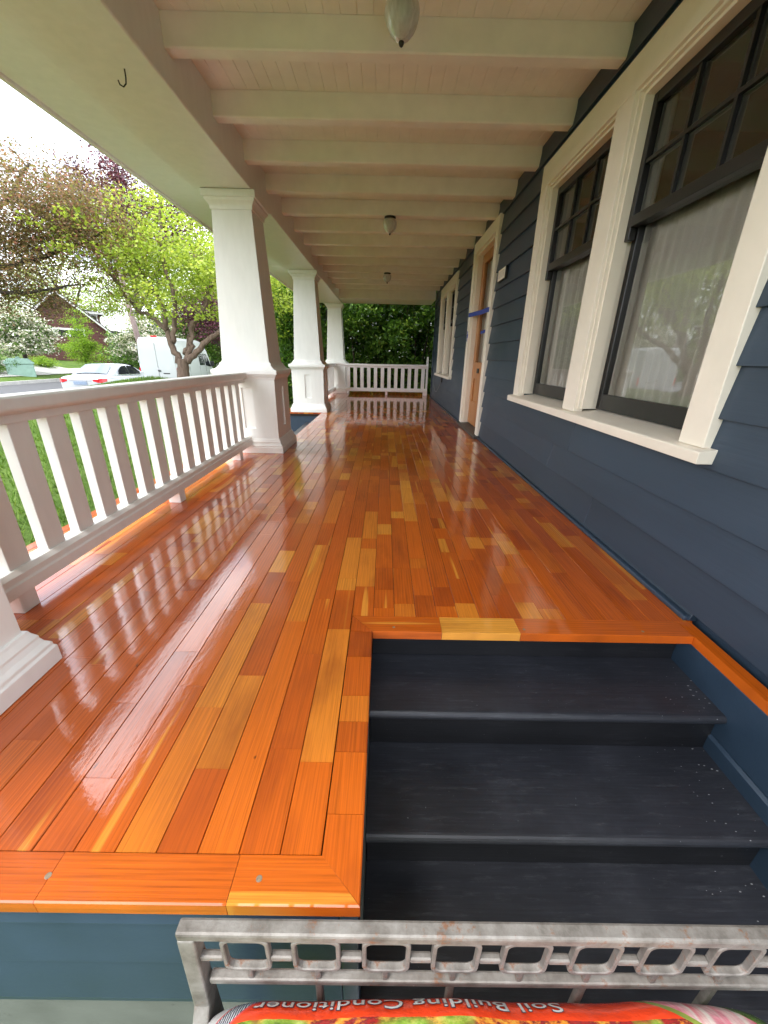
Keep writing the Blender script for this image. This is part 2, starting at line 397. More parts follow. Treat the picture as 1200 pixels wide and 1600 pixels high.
# grass blades on the slope beyond the railing
n = 90000
px = -1.9 - 5.6 * rng.random(n) ** 1.0; py = rng.uniform(-1.0, 14.0, n)
keep = ~((px > -2.9) & (py > 4.3) & (py < 6.9)); px, py = px[keep], py[keep]; n = len(px)
pz = gz(px, py); h = rng.uniform(.03, .075, n); a = rng.uniform(0, 2 * np.pi, n); w = .006 + .004 * rng.random(n)
tx, ty = rng.normal(0, .025, n), rng.normal(0, .025, n); ca, sa = np.cos(a) * w, np.sin(a) * w
V = np.stack([np.stack([px - ca, py - sa, pz - .01], -1), np.stack([px + ca, py + sa, pz - .01], -1), np.stack([px + tx, py + ty, pz + h], -1)], 1).reshape(-1, 3)
me = npmesh('grass', V, np.arange(3 * n).reshape(-1, 3)); tn = np.repeat(rng.random(n), 3); attr(me, np.stack([tn, tn, tn, np.ones_like(tn)], -1)); me.materials.append(MT['grassb'])
tag(link(bpy.data.objects.new('grass', me), None), 'short bright green lawn grass on the bank beside the porch', 'grass', None, 'stuff')

# ------------------------------------------------------------------ porch floor
pf = thing('porch_floor', (0, 5, 0), 'glossy varnished orange fir plank floor of the porch', 'floor', kind='structure')
del pf['category']
build(MB().box(-1.70, -.106, .45, 4.41, -.06, -.024).box(-1.03, -.106, 4.41, 6.82, -.06, -.024).box(-1.70, -.106, 6.82, 11.5, -.06, -.024).box(-.106, 1.19, 1.20, 11.5, -.06, -.024), 'subfloor', MT['gap'], pf)
pieces = []                                   # x0, x1, y0, y1, tone
W = .0802
def row(x0, y0, y1):
    y = y0; first = True
    while y < y1 - 1e-4:
        if y < 1.25 and x0 < -.10: L = random.uniform(.22, .95)
        else: L = min(1.25, max(.09, random.expovariate(1 / .19) + .08))
        if first: L *= random.uniform(.3, 1); first = False
        e = min(y + L, y1)
        if y1 - e < .07: e = y1
        q = random.random()
        if y < 1.3: t = random.gauss(.54, .07) if (q > .12 or L > .5) else random.uniform(.70, .80)
        else: t = random.gauss(.57, .10) if (q > .24 or (q < .18 and L > .42)) else (random.uniform(.74, .90) if q < .18 else random.uniform(.36, .46))
        pieces.append((x0, x0 + W, y, e, min(1, max(0, t)))); 
        # sometimes a sapwood stripe: the board is glued from two strips
        y = e
for k in range(20):
    x0 = -.106 - (k + 1) * W
    if x0 + W < -1.035:
        row(x0, .448, 4.40); row(x0, 6.83, 11.45)
    else: row(x0, .448, 11.45)
for k in range(16): row(-.106 + k * W, 1.198, 11.45)
def board(p, chamf=.0010, gap=.0008):
    x0, x1, y0, y1, t = p; x0 += gap; x1 -= gap; y0 += gap * .3; y1 -= gap * .3
    c = chamf; j = [random.gauss(0, .00012) for _ in range(4)]; b = -.025
    v = [(x0, y0, b), (x1, y0, b), (x1, y1, b), (x0, y1, b), (x0, y0, -c), (x1, y0, -c), (x1, y1, -c), (x0, y1, -c),
         (x0 + c, y0 + c * .15, j[0]), (x1 - c, y0 + c * .15, j[1]), (x1 - c, y1 - c * .15, j[2]), (x0 + c, y1 - c * .15, j[3])]
    f = [(0, 1, 5, 4), (1, 2, 6, 5), (2, 3, 7, 6), (3, 0, 4, 7), (4, 5, 9, 8), (5, 6, 10, 9), (6, 7, 11, 10), (7, 4, 8, 11), (8, 9, 10, 11)]
    return v, f
def score(p):
    cx, cy = (p[0] + p[1]) / 2, (p[2] + p[3]) / 2
    s = (p[1] - p[0]) * (p[3] - p[2]) * .9 / (cx * cx + cy * cy + .81) ** 1.5
    return s if abs(cx) < .98 * cy + .34 else s * .02
pieces.sort(key=score, reverse=True)
stuff = MB()
for i, p in enumerate(pieces):
    v, f = board(p); c = (p[4], random.random(), 0, 1)
    if i < 292:
        mb = MB(); mb.v = v; mb.f = f; mb.c = [c] * 12; build(mb, 'floor_board', MT['woodY'], pf)
    else:
        k = len(stuff.v); stuff.v += v; stuff.f += [tuple(k + a for a in q) for q in f]; stuff.c += [c] * 12
o = build(stuff, 'floor_boards', MT['woodY'], pf); o['kind'] = 'stuff'
# nosing boards round the edges (rounded front edge), mitred at the corners
def edge_prism(poly, name, mat, tone, z0=-.034, z1=.0006):
    """horizontal polygon slab with its own tone"""
    mb = MB(); n = len(poly); c = .003
    cx = sum(p[0] for p in poly) / n; cy = sum(p[1] for p in poly) / n
    ins = [(p[0] - (c if abs(p[0] + .026) < .0025 else 0), p[1] + (c if abs(p[1] - .372) < .0025 or (abs(p[1] - 1.1105) < .001 and p[0] > -.03) else 0)) for p in poly]   # only the free outer edges are eased
    mb.rings([[(x, y, z0) for x, y in ins], [(x, y, z0 + c) for x, y in poly], [(x, y, z1 - c * .7) for x, y in poly], [(x, y, z1) for x, y in ins]])
    s = random.random(); mb.c = [(tone, s, 0, 1)] * len(mb.v)
    return build(mb, name, mat, pf)
XE, YF = -.026, .372
fx = [-1.74, -1.20, -.845, -.60, -.262]
for a, b, t in zip(fx, fx[1:], (.54, .60, .52, .60)): edge_prism([(a, YF), (b - .001, YF), (b - .001, .4465), (a, .4465)], 'nosing_board', MT['woodX'], t)
edge_prism([(-.262, YF), (XE, YF), (-.103, .4465), (-.262, .4465)], 'nosing_board', MT['woodX'], .62)
sy = [.448, .62, .74, .80, .97, 1.105]
edge_prism([(XE, YF + .001), (XE, .52), (-.104, .52), (-.104, .4475)], 'nosing_board', MT['woodY'], .58)
for a, b, t in zip([.521, .66, .745, .83, .985], [.66, .745, .83, .985, 1.11], (.62, .50, .70, .55, .45)): edge_prism([(-.104, a), (XE, a), (XE, b - .001), (-.104, b - .001)], 'nosing_board', MT['woodY'], t)
bx = [XE, .22, .36, 1.12]
edge_prism([(-.104, 1.1105), (XE, 1.1105), (-.104, 1.196)], 'nosing_board', MT['woodY'], .4)
edge_prism([(XE + .0012, 1.1105), (.22, 1.1105), (.22, 1.1965), (-.102, 1.1965)], 'nosing_board', MT['woodX'], .55)
edge_prism([(.221, 1.1105), (.50, 1.1105), (.50, 1.1965), (.221, 1.1965)], 'nosing_board', MT['woodX'], .92)
edge_prism([(.501, 1.1105), (1.118, 1.1105), (1.118, 1.1965), (.501, 1.1965)], 'nosing_board', MT['woodX'], .58)
for a, b, t in ((.42, 1.196, .60), (-.4, .419, .66)): edge_prism([(1.1195, a), (1.166, a), (1.166, b), (1.1195, b)], 'nosing_board', MT['woodY'], t)
PLUG = paint('grey_brown_plug', (.20, .15, .10), .5, .3, 0, 200.)
for x in (-.604, -.215, -.98):     # wooden plugs in the front nosing
    mb = MB().lathe([(.0058, -.002), (.0058, .0008), (.0050, .0010)], x, .41, 10); mb.c = [(.05, .4, 0, 1)] * len(mb.v); build(mb, 'plug', PLUG, pf)
for x in (.05, .52, .95):
    mb = MB().lathe([(.0050, -.002), (.0050, .0008), (.0045, .0010)], x, 1.135, 10); mb.c = [(.1, .4, 0, 1)] * len(mb.v); build(mb, 'plug', PLUG, pf)
# outer edge of the floor beside the bank
for a, b in ((.45, 2.2), (2.2, 4.39), (6.84, 9.2), (9.2, 11.45)): edge_prism([(-1.76, a), (-1.711, a), (-1.711, b - .001), (-1.76, b - .001)], 'nosing_board', MT['woodY'], .5)

# foundation skirt
fd = thing('porch_foundation', (0, 3, -.66), 'blue clapboard skirt and concrete footing under the porch', 'foundation', kind='structure'); del fd['category']
def lap_front(z0, z1, x0, x1, mat=None):
    return MB().prism([(.384, z0), (.405, z1), (.425, z1), (.425, z0)], 'X', x0, x1)
for z0, z1 in ((-.100, -.036), (-.245, -.098), (-.400, -.243)):
    build(lap_front(z0, z1, -1.72, -.066), 'siding_board', MT['bluebright'], fd, bevel=.002)
build(MB().box(-1.74, -.066, .386, .43, -.425, -.402), 'water_table', MT['bluebright'], fd, bevel=.004)
build(MB().box(-.064, -.030, .380, .44, -.64, -.036), 'corner_board', MT['bluebright'], fd, bevel=.003)
build(MB().box(-1.70, -.07, .402, .52, -.68, -.402).box(-1.70, -.07, .43, .52, -.402, -.062).box(-1.70, -1.60, .52, 4.38, -.68, -.062).box(-1.70, -1.60, 6.86, 11.4, -.68, -.062).box(-1.70, -.04, 4.30, 4.38, -.68, -.062).box(-1.70, -.04, 6.86, 6.92, -.68, -.062).box(-.075, -.03, .52, 1.15, -.68, -.036).box(-1.6, 1.2, 11.3, 11.4, -.68, -.062), 'footing', MT['conc'], fd)

# ------------------------------------------------------------------ steps by the wall
st = thing('porch_steps', (.55, .8, -.648), 'worn black painted wooden steps between plank floor and blue wall', 'steps')
def nosed(y0, y1, zt, x0, x1, th=.032):
    r = th / 2; pr = [(y1, zt), (y1, zt - th)] + [(y0 + r - r * math.cos(a), zt - r - r * math.sin(a)) for a in np.linspace(math.pi / 2, -math.pi / 2, 9)]
    return MB().prism(pr, 'X', x0, x1)
for y0, y1, zt in ((.900, 1.168, -.150), (.645, .930, -.315), (.385, .678, -.480)):
    build(nosed(y0, y1, zt, -.028, 1.128), 'tread', MT['step'], st)
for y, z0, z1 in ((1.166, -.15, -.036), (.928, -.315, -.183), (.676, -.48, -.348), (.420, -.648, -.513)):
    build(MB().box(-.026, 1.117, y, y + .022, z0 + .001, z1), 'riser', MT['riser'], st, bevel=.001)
build(MB().box(1.1185, 1.140, -.42, 1.188, -.25, -.0345), 'skirt_board', MT['bluebright'], st, bevel=.002)
build(MB().prism([(1.111, -.648), (1.140, -.648), (1.140, -.252), (1.121, -.252), (1.111, -.262)], 'Y', -.42, .93), 'skirt_board', MT['bluebright'], st, bevel=.002)

# side steps towards the street
ss = thing('side_steps', (-1.6, 5.6, -.66), 'dark steps with blue stringers leading down from porch between columns', 'steps')
for k in range(3):
    xa = -1.05 - .27 * k; zt = -.16 - .165 * k
    build(MB().box(xa - .30, xa, 4.44, 6.80, zt - .03, zt), 'tread', MT['step'], ss, bevel=.008)
    build(MB().box(xa - .012, xa + .012, 4.44, 6.80, zt, zt + (.124 if k == 0 else .134)), 'riser', MT['step'], ss)
for y0, y1 in ((4.385, 4.415), (6.83, 6.855)):
    build(MB().prism([(-1.05, -.66), (-1.05, -.036), (-1.715, -.036), (-1.90, -.14), (-2.05, -.50), (-2.05, -.66)], 'Y', y0, y1), 'stringer', MT['bluebright'], ss, bevel=.003)
build(MB().box(-1.03, -1.01, 4.42, 6.82, -.60, -.036), 'riser', MT['step'], ss)
edge_prism([(-1.075, 4.405), (-1.033, 4.405), (-1.033, 6.825), (-1.075, 6.825)], 'nosing_board', MT['woodY'], .6)

# ------------------------------------------------------------------ columns
CX = -1.30
def column(cy, label, CX=CX):
    t = thing('porch_column', (CX, cy, 0), label, 'column', 'white tapered porch columns')
    build(MB().square(CX, cy, [(.312, .0015), (.312, .055), (.306, .062), (.306, .072), (.295, .085), (.289, .10), (.289, .108), (.279, .125), (.276, .135)]), 'base', MT['white'], t, bevel=.002)
    # pedestal with a recessed panel in each face
    h, z0, z1 = .266, .135, .700; mb = MB(); pw, pz0, pz1, d = .052, .235, .615, .014
    for k in range(4):
        a = k * math.pi / 2; ca, sa = round(math.cos(a)), round(math.sin(a))
        def P(u, o, z): return (CX + ca * u - sa * (-o), cy + sa * u + ca * (-o), z)
        O = [P(-h, h, z0), P(h, h, z0), P(h, h, z1), P(-h, h, z1)]
        I1 = [P(-pw, h, pz0), P(pw, h, pz0), P(pw, h, pz1), P(-pw, h, pz1)]
        q = pw - .003
        I2 = [P(-q, h - d, pz0 + .003), P(q, h - d, pz0 + .003), P(q, h - d, pz1 - .003), P(-q, h - d, pz1 - .003)]
        for i in range(4):
            j = (i + 1) % 4
            mb.quad(O[i], O[j], I1[j], I1[i]); mb.quad(I1[i], I1[j], I2[j], I2[i])
        mb.quad(*I2)
    build(mb, 'pedestal', MT['white'], t)
    build(MB().square(CX, cy, [(.272, .690), (.276, .705), (.288, .722), (.293, .735), (.303, .737), (.303, .768), (.293, .776), (.275, .780), (.256, .796), (.242, .815), (.236, .833), (.226, .835), (.224, .848)]), 'pedestal_cap', MT['white'], t, bevel=.0015)
    build(MB().square(CX, cy, [(.219, .846), (.166, 2.035)]), 'shaft', MT['white'], t, bevel=.003)
    build(MB().square(CX, cy, [(.168, 2.020), (.176, 2.022), (.178, 2.045), (.186, 2.060), (.203, 2.078), (.207, 2.095), (.220, 2.097), (.220, 2.146)]), 'capital', MT['white'], t, bevel=.0015)
    return t
column(.645, 'white square porch column at the front corner beside the railing end', -1.312)
column(4.07, 'white tapered porch column where the long railing meets the steps')
column(7.14, 'white tapered porch column standing beyond the side steps')
column(11.05, 'white tapered porch column at the far corner by the hedge')

# ------------------------------------------------------------------ railings
def railing(axis, a, b, c, bal_start, pitch, nb, feet, label, bw=.088, bd=.042):
    """along axis from a to b at cross position c (centre)"""
    loc = (c, (a + b) / 2, 0) if axis == 'Y' else ((a + b) / 2, c, 0)
    t = thing('porch_railing', loc, label, 'railing', 'white porch railings')
    s = -1 if axis == 'X' else 1
    def pr(p): return [(c + s * q, z) for q, z in p]
    top = [(-.030, .660), (-.030, .690), (-.048, .700), (-.062, .704), (-.066, .712), (-.066, .742), (-.058, .750), (.058, .754), (.066, .746), (.066, .712), (.062, .704), (.048, .700), (.030, .690), (.030, .660)]
    bot = [(-.052, .080), (-.052, .122), (-.046, .128), (-.046, .150), (-.030, .166), (.030, .166), (.046, .150), (.046, .128), (.052, .122), (.052, .080)]
    build(MB().prism(pr(top), axis, a, b), 'top_rail', MT['white'], t, bevel=.0015)
    build(MB().prism(pr(bot), axis, a, b), 'bottom_rail', MT['white'], t, bevel=.0015)
    for k in range(nb):
        y = bal_start + k * pitch
        mb = MB().box(c - bd / 2, c + bd / 2, y, y + bw, .1655, .6615) if axis == 'Y' else MB().box(y, y + bw, c - bd / 2, c + bd / 2, .1655, .6615)
        build(mb, 'baluster', MT['white'], t, bevel=.002)
    for y in feet:
        mb = MB().box(c - .038, c + .038, y - .035, y + .035, .0005, .081) if axis == 'Y' else MB().box(y - .03, y + .03, c - .03, c + .03, .0005, .081)
        build(mb, 'foot_block', MT['white'], t, bevel=.003)
    return t
railing('Y', .910, 3.806, -1.345, 1.025, .1705, 16, (1.21, 2.38, 3.50), 'long white porch railing between front corner column and next column')
railing('Y', 7.404, 10.786, -1.345, 7.50, .1705, 19, (7.7, 9.1, 10.4), 'white porch railing running between the two far columns')
railing('X', -1.036, 1.10, 10.62, -.985, .1760, 12, (.05, 1.04), 'short white railing closing off the far end before the hedge')
build(MB().box(1.072, 1.120, 10.585, 10.655, .0005, .95), 'end_post', MT['white'], None, bevel=.004)
tag(bpy.data.objects['end_post'], 'slim white post between far railing and blue wall', 'post')

# ------------------------------------------------------------------ porch roof
pr = thing('porch_roof', (0, 5, 2.15), 'cream painted porch ceiling with open rafters and wide white header beam', 'porch roof', kind='structure'); del pr['category']
for k in range(29):
    x0 = -1.118 + k * .0795
    build(MB().box(x0, x0 + .0790, .34, 10.36, 2.425 + .0006 * random.random(), 2.44), 'ceiling_board', MT['ceil'], pr, bevel=.0022, seg=1)
build(MB().box(-1.12, 1.19, .30, 10.4, 2.441, 2.47), 'ceiling_backing', MT['ceil'], pr)
k = 0
for k in range(-3, 13):
    y1 = 2.68 + .582 * k
    if y1 < 10.2: build(MB().prism([(y1 - .082, 2.424), (y1 - .082, 2.300), (y1 - .076, 2.294), (y1 - .006, 2.294), (y1, 2.300), (y1, 2.424)], 'X', -1.121, 1.172), 'rafter', MT['ceil'], pr)
build(MB().prism([(-1.58, 2.150), (-1.118, 2.150), (-1.112, 2.156), (-1.112, 2.60), (-1.58, 2.60)], 'Y', .30, 11.32), 'header_beam', MT['white'], pr, bevel=.003)
build(MB().prism([(.43, 2.150), (.43, 2.60), (.86, 2.60), (.86, 2.150)], 'X', -1.111, 1.168), 'header_beam', MT['white'], pr, bevel=.003)
build(MB().prism([(10.36, 2.200), (10.36, 2.60), (11.30, 2.60), (11.30, 2.200)], 'X', -1.111, 1.175), 'header_beam', MT['ceil'], pr, bevel=.003)
build(MB().box(-1.985, -1.581, -.12, 11.42, 2.215, 2.235), 'soffit', MT['white'], pr, bevel=.002)
build(MB().box(-2.010, -1.986, -.14, 11.44, 2.195, 2.36), 'fascia', MT['white'], pr, bevel=.003)
build(MB().box(-1.58, 1.17, -.12, .299, 2.215, 2.235), 'soffit', MT['white'], pr, bevel=.002)
build(MB().box(-2.010, 1.17, -.145, -.121, 2.195, 2.36), 'fascia', MT['white'], pr, bevel=.003)
roofm = paint('grey_shingles', (.09, .085, .08), .9, .25, .5, 8.)
build(MB().prism([(-2.06, 2.36), (-2.06, 2.40), (1.17, 3.5), (1.17, 3.45)], 'Y', -.17, 11.48), 'roof_slope', roofm, pr)
build(MB().quad((-1.99, -.10, 2.36), (1.17, -.10, 2.36), (1.17, -.10, 3.45)).quad((-1.99, 11.38, 2.36), (1.17, 11.38, 2.36), (1.17, 11.38, 3.45)), 'gable_end', MT['white'], pr, solid=.02)
def ceiling_light(x, y, zt, label):
    t = thing('ceiling_light', (x, y, zt), label, 'ceiling light', 'acorn shaped porch ceiling lights')
    build(MB().lathe([(.060, zt - .0003), (.062, zt - .010), (.056, zt - .018), (.050, zt - .022)], x, y, 24), 'canopy', MT['darkmetal'], t, smooth=True)
    if zt < 2.42 and abs(zt - 2.2942) > .001: build(MB().lathe([(.035, 2.4252), (.035, 2.415), (.012, 2.405), (.012, zt - .004)], x, y, 16), 'stem', MT['ceil'], t, smooth=True)
    prof = [(.048, -.020), (.060, -.024), (.070, -.036), (.0745, -.054), (.073, -.074), (.066, -.096), (.054, -.116), (.038, -.133), (.022, -.144), (.011, -.148)]
    build(MB().lathe([(r_, zt + q) for r_, q in prof], x, y, 28), 'shade', MT['shade'], t, smooth=True)
    build(MB().lathe([(.011, zt - .146), (.012, zt - .152), (.009, zt - .160), (.003, zt - .165)], x, y, 12), 'finial', MT['darkmetal'], t, smooth=True)
ceiling_light(.045, 2.29, 2.312, 'frosted acorn ceiling light nearest the steps')
ceiling_light(.027, 4.967, 2.2942, 'frosted acorn ceiling light outside the wooden door')
ceiling_light(.014, 7.877, 2.2942, 'frosted acorn ceiling light nearest the far railing')
hk = [(-1.262, 2.475, 2.155), (-1.262, 2.475, 2.120), (-1.266, 2.475, 2.098), (-1.280, 2.475, 2.086), (-1.296, 2.475, 2.094), (-1.301, 2.475, 2.110)]
tag(build(MB().tube(hk, .0032, 8), 'hook', MT['darkmetal'], None, smooth=True), 'small metal hook screwed into the underside of the white beam', 'hook')

# ------------------------------------------------------------------ house
hs = thing('house', (3.5, 5, -.66), 'dark blue clapboard house with cream trimmed windows along the porch', 'house')
XW = 1.18
OPEN = [(1.49, 3.44, .62, 2.085), (4.86, 5.82, -.2, 2.165), (7.28, 8.98, .62, 2.085)]
HY0, HY1 = -.45, 10.10
wl_ = MB()
edges_y = [HY0, 1.49, 3.44, 4.86, 5.82, 7.28, 8.98, HY1]
for i in range(7):
    a, b = edges_y[i], edges_y[i + 1]
    if i % 2 == 0: wl_.box(1.196, 1.34, a, b, -.66, 5.6)
    else:
        o_ = OPEN[i // 2]; wl_.box(1.196, 1.34, a, b, o_[3], 5.6)
        wl_.box(1.196, 1.34, a, b, -.66, o_[2] if i != 3 else -.03)
wl_.box(1.34, 7.0, HY1 - .14, HY1, -.66, 5.6).box(1.34, 7.0, HY0, HY0 + .14, -.66, 5.6).box(6.9, 7.0, HY0 + .14, HY1 - .14, -.66, 5.6)
wall = build(wl_, 'wall', MT['blue'], hs)
LAP0, EXP = .037, .1722
def lapboard(z0, z1, y0, y1):
    mb = MB().prism([(1.160, z0), (1.1805, z1 + .012), (1.193, z1 + .012), (1.193, z0)], 'Y', y0, y1)
    build(mb, 'siding_board', MT['blue'], wall, bevel=.0015, seg=1)
z = LAP0 - EXP
while z < 2.42:
    z0 = max(z, .001); z1 = min(z + EXP, 2.43)
    segs = [(HY0, HY1)] if z0 > .02 else [(1.2, HY1), ]
    cut = []
    for (a, b) in segs:
        cur = a
        for (oa, ob, oz0, oz1) in OPEN:
            if z1 > oz0 and z0 < oz1 - .02:
                cut.append((cur, oa)); cur = ob
        cut.append((cur, b))
    for (a, b) in cut:
        n = max(1, round((b - a) / 3.4)); pts = [a] + [a + (b - a) * (i + random.uniform(-.25, .25)) / n for i in range(1, n)] + [b]
        for p, q in zip(pts, pts[1:]): lapboard(z0, z1, p + .0006, q - .0006)
    z += EXP
build(MB().box(1.150, 1.166, HY1 - .095, HY1 + .014, .0, 2.30), 'corner_board', MT['blue'], hs, bevel=.003)
build(MB().box(1.141, 1.168, 1.2, 4.70, .0008, .022).box(1.141, 1.168, 5.99, HY1, .0008, .022), 'shoe_moulding', MT['blue'], hs, bevel=.006)
build(MB().box(1.5, 6.8, HY0 + .2, HY1 - .2, -.10, -.02).box(3.6, 3.7, HY0 + .2, HY1 - .2, -.02, 2.7).box(1.36, 6.8, HY0 + .2, HY1 - .2, 2.7, 2.8).box(1.36, 3.6, 4.15, 4.25, -.02, 2.7).box(1.36, 3.6, 6.5, 6.6, -.02, 2.7), 'interior_wall', MT['interior'], hs)
build(MB().prism([(.9, 5.6), (.9, 5.7), (4.1, 7.8), (7.4, 5.7), (7.4, 5.6)], 'Y', HY0 - .4, HY1 + .4), 'roof', roofm, hs)
white_in = paint('white_inner_sash', (.52, .50, .42), .5, .05, 0, 5.)

def window(y0, y1, ymid0, ymid1, zt=2.075, label=None):
    """two double-hung units; y0..y1 clear opening, ymid0..ymid1 mullion; casing face at X=1.155"""
    cz0, cz1, cw = .622, 2.222, .125
    xa, xb = 1.140, 1.1955
    mb = MB()
    mb.box(xa, xb, y0 - cw, y0, cz0, zt).box(xa, xb, y1, y1 + cw, cz0, zt).box(xa, xb, ymid0, ymid1, cz0, zt)
    mb.box(xa, xb, y0 - cw, y1 + cw, zt, cz1)
    w = build(mb, 'window', MT['trim'], hs, bevel=.003)
    # inner stop moulding and jamb
    s = MB()
    for a, b in ((y0, ymid0), (ymid1, y1)):
        for i, (x0, x1, t) in enumerate(((1.158, 1.232, .012), (1.176, 1.238, .026))):
            s.box(x0, x1, a, a + t, cz0 + .02, zt).box(x0, x1, b - t, b, cz0 + .02, zt).box(x0 + .0005, x1 - .0005, a + t, b - t, zt - t, zt)
        s.box(1.239, 1.338, a + .001, a + .012, cz0 + .02, zt).box(1.239, 1.338, b - .012, b - .001, cz0 + .02, zt).box(1.239, 1.338, a + .012, b - .012, zt - .012, zt - .001)
    build(s, 'stop_moulding', MT['trim'], w)
    build(MB().prism([(1.105, .572), (1.105, .612), (1.110, .616), (1.335, .646), (1.335, .600), (1.168, .572)], 'Y', y0 - cw - .035, y1 + cw + .035), 'sill', MT['trim'], w, bevel=.002)
    for a, b in ((y0 + .027, ymid0 - .027), (ymid1 + .027, y1 - .027)):
        ux0, ux1, uz0, uz1, sw = 1.216, 1.250, 1.530, zt - .027, .036
        fr = MB().box(ux0, ux1, a, a + sw, uz0 - .055, uz1).box(ux0, ux1, b - sw, b, uz0 - .055, uz1).box(ux0 + .0004, ux1 - .0004, a + sw, b - sw, uz1 - .045, uz1).box(ux0 - .004, ux1 - .0004, a + sw, b - sw, uz0, uz0 + .048)
        sa = build(fr, 'upper_sash', MT['sash'], w, bevel=.003)
        g0, g1, h0, h1 = a + sw, b - sw, uz0 + .048, uz1 - .045
        for k in (1, 2):
            y = g0 + (g1 - g0) * k / 3
            build(MB().box(1.222, 1.238, y - .008, y + .008, h0, h1), 'muntin', MT['sash'], w)
            build(MB().box(1.2425, 1.262, y - .010, y + .010, h0, h1), 'muntin_back', white_in, w)
        zm = (h0 + h1) / 2
        build(MB().box(1.2215, 1.2385, g0, g1, zm - .008, zm + .008), 'muntin', MT['sash'], w)
        build(MB().box(1.243, 1.2615, g0, g1, zm - .010, zm + .010), 'muntin_back', white_in, w)
        for i in range(3):
            for j in range(2):
                ya, yb = g0 + (g1 - g0) * i / 3, g0 + (g1 - g0) * (i + 1) / 3
                za, zb = (h0, zm) if j == 0 else (zm, h1)
                build(MB().quad((1.240, yb, za), (1.240, ya, za), (1.240, ya, zb), (1.240, yb, zb)), 'pane', MT['glass'], w)
        build(MB().box(1.2505, 1.285, a + sw - .012, a + sw + .004, h0, h1).box(1.2505, 1.285, b - sw - .004, b - sw + .012, h0, h1), 'sash_back', white_in, w)
        lx0, lx1, lz0, lz1 = 1.256, 1.290, .645, 1.575
        fr = MB().box(lx0, lx1, a, a + .042, lz0, lz1).box(lx0, lx1, b - .042, b, lz0, lz1).box(lx0 + .0004, lx1 - .0004, a + .042, b - .042, lz1 - .04, lz1).box(lx0 + .0004, lx1 - .0004, a + .042, b - .042, lz0, lz0 + .085)
        build(fr, 'lower_sash', MT['sash'], w, bevel=.003)
        build(MB().quad((1.272, b - .042, lz0 + .085), (1.272, a + .042, lz0 + .085), (1.272, a + .042, lz1 - .04), (1.272, b - .042, lz1 - .04)), 'pane', MT['glass'], w)
        build(MB().box(1.2905, 1.315, b - .052, b - .034, lz0 + .08, lz1 - .03), 'sash_back', white_in, w)
    return w
window(1.49, 3.44, 2.385, 2.545)
window(7.28, 8.98, 8.06, 8.20)
def curtain(y0, y1, label, z0=.66, z1=1.615, top=1.545):
    ny, nz = 150, 26; ph = [random.uniform(0, 6.28) for _ in range(6)]; V = []
    for j in range(nz + 1):
        t = j / nz; z = z0 + (z1 - z0) * t
        for i in range(ny + 1):
            y = y0 + (y1 - y0) * i / ny; yy = y + .012 * math.sin(2.3 * t + ph[3]) * (1 - t)
            amp = .011 + .010 * (1 - t)
            gath = .35 + .65 * (.5 + .5 * math.sin(9 * yy + ph[4]))
            w = amp * gath * (math.sin(yy * 95 + ph[0] + .5 * math.sin(yy * 11 + ph[1])) + .45 * math.sin(yy * 41 + ph[2] - 1.2 * t))
            if z > top - .02: w = .006 * math.sin(yy * 210 + ph[5])
            V.append((1.345 + w, y, z))
    mb = MB(); mb.v = V; n = ny + 1
    mb.f = [(j * n + i, j * n + i + 1, (j + 1) * n + i + 1, (j + 1) * n + i) for j in range(nz) for i in range(ny)]
    tag(build(mb, 'curtain', MT['curtain'], None, smooth=True), label, 'curtain', 'sheer cream curtains')
curtain(1.47, 2.40, 'sheer pleated cream curtain behind the big window pane beside the steps')
curtain(2.53, 3.46, 'sheer pleated cream curtain in the window unit nearer the door')
curtain(7.26, 8.08, 'sheer cream curtain in the far window, unit nearer the door')
curtain(8.18, 9.0, 'sheer cream curtain in the far window, unit nearer the hedge')

# door
fr = MB().box(1.140, 1.1955, 4.735, 4.862, .001, 2.160).box(1.140, 1.1955, 5.818, 5.945, .001, 2.160).box(1.140, 1.1955, 4.735, 5.945, 2.160, 2.285)
build(fr, 'door_frame', MT['trim'], hs, bevel=.003)
build(MB().box(1.172, 1.340, 4.863, 4.885, .02, 2.159).box(1.172, 1.340, 5.795, 5.817, .02, 2.159).box(1.172, 1.340, 4.885, 5.795, 2.138, 2.159), 'door_jamb', MT['trim'], hs)
build(MB().prism([(1.10, .001), (1.10, .028), (1.17, .040), (1.34, .050), (1.34, .001)], 'Y', 4.70, 5.98), 'threshold', MT['sill'], hs, bevel=.002)
dx0, dx1, a, b = 1.235, 1.278, 4.888, 5.792
dm = MB().box(dx0, dx1, a, a + .135, .052, 2.135).box(dx0, dx1, b - .135, b, .052, 2.135)
for z0, z1 in ((.052, .36), (.66, .87), (2.03, 2.135)): dm.box(dx0 + .0005, dx1 - .0005, a + .135, b - .135, z0, z1)
door = build(dm, 'door', MT['door'], hs, bevel=.004)
build(MB().box(1.250, 1.268, a + .135, b - .135, .36, .66), 'panel', MT['door'], door)
build(MB().quad((1.256, b - .135, .87), (1.256, a + .135, .87), (1.256, a + .135, 2.03), (1.256, b - .135, 2.03)), 'pane', MT['glass'], door)
build(MB().box(1.224, 1.235, 5.38, 5.48, .735, .795), 'mail_slot', MT['darkmetal'], door, bevel=.004)
build(MB().tube([(1.235, a + .065, 1.0), (1.205, a + .065, 1.0), (1.19, a + .065, 1.0), (1.175, a + .065, 1.0)], [.012, .012, .028, .022], 14), 'knob', MT['darkmetal'], door, smooth=True)
mb = MB(); V = []
for j in range(2):
    for i in range(121):
        y = 4.98 + .74 * i / 120; V.append((1.31 + .010 * math.sin(y * 90) + .006 * math.sin(y * 37), y, .80 + 1.28 * j))
mb.v = V; mb.f = [(i, i + 1, 122 + i, 121 + i) for i in range(120)]
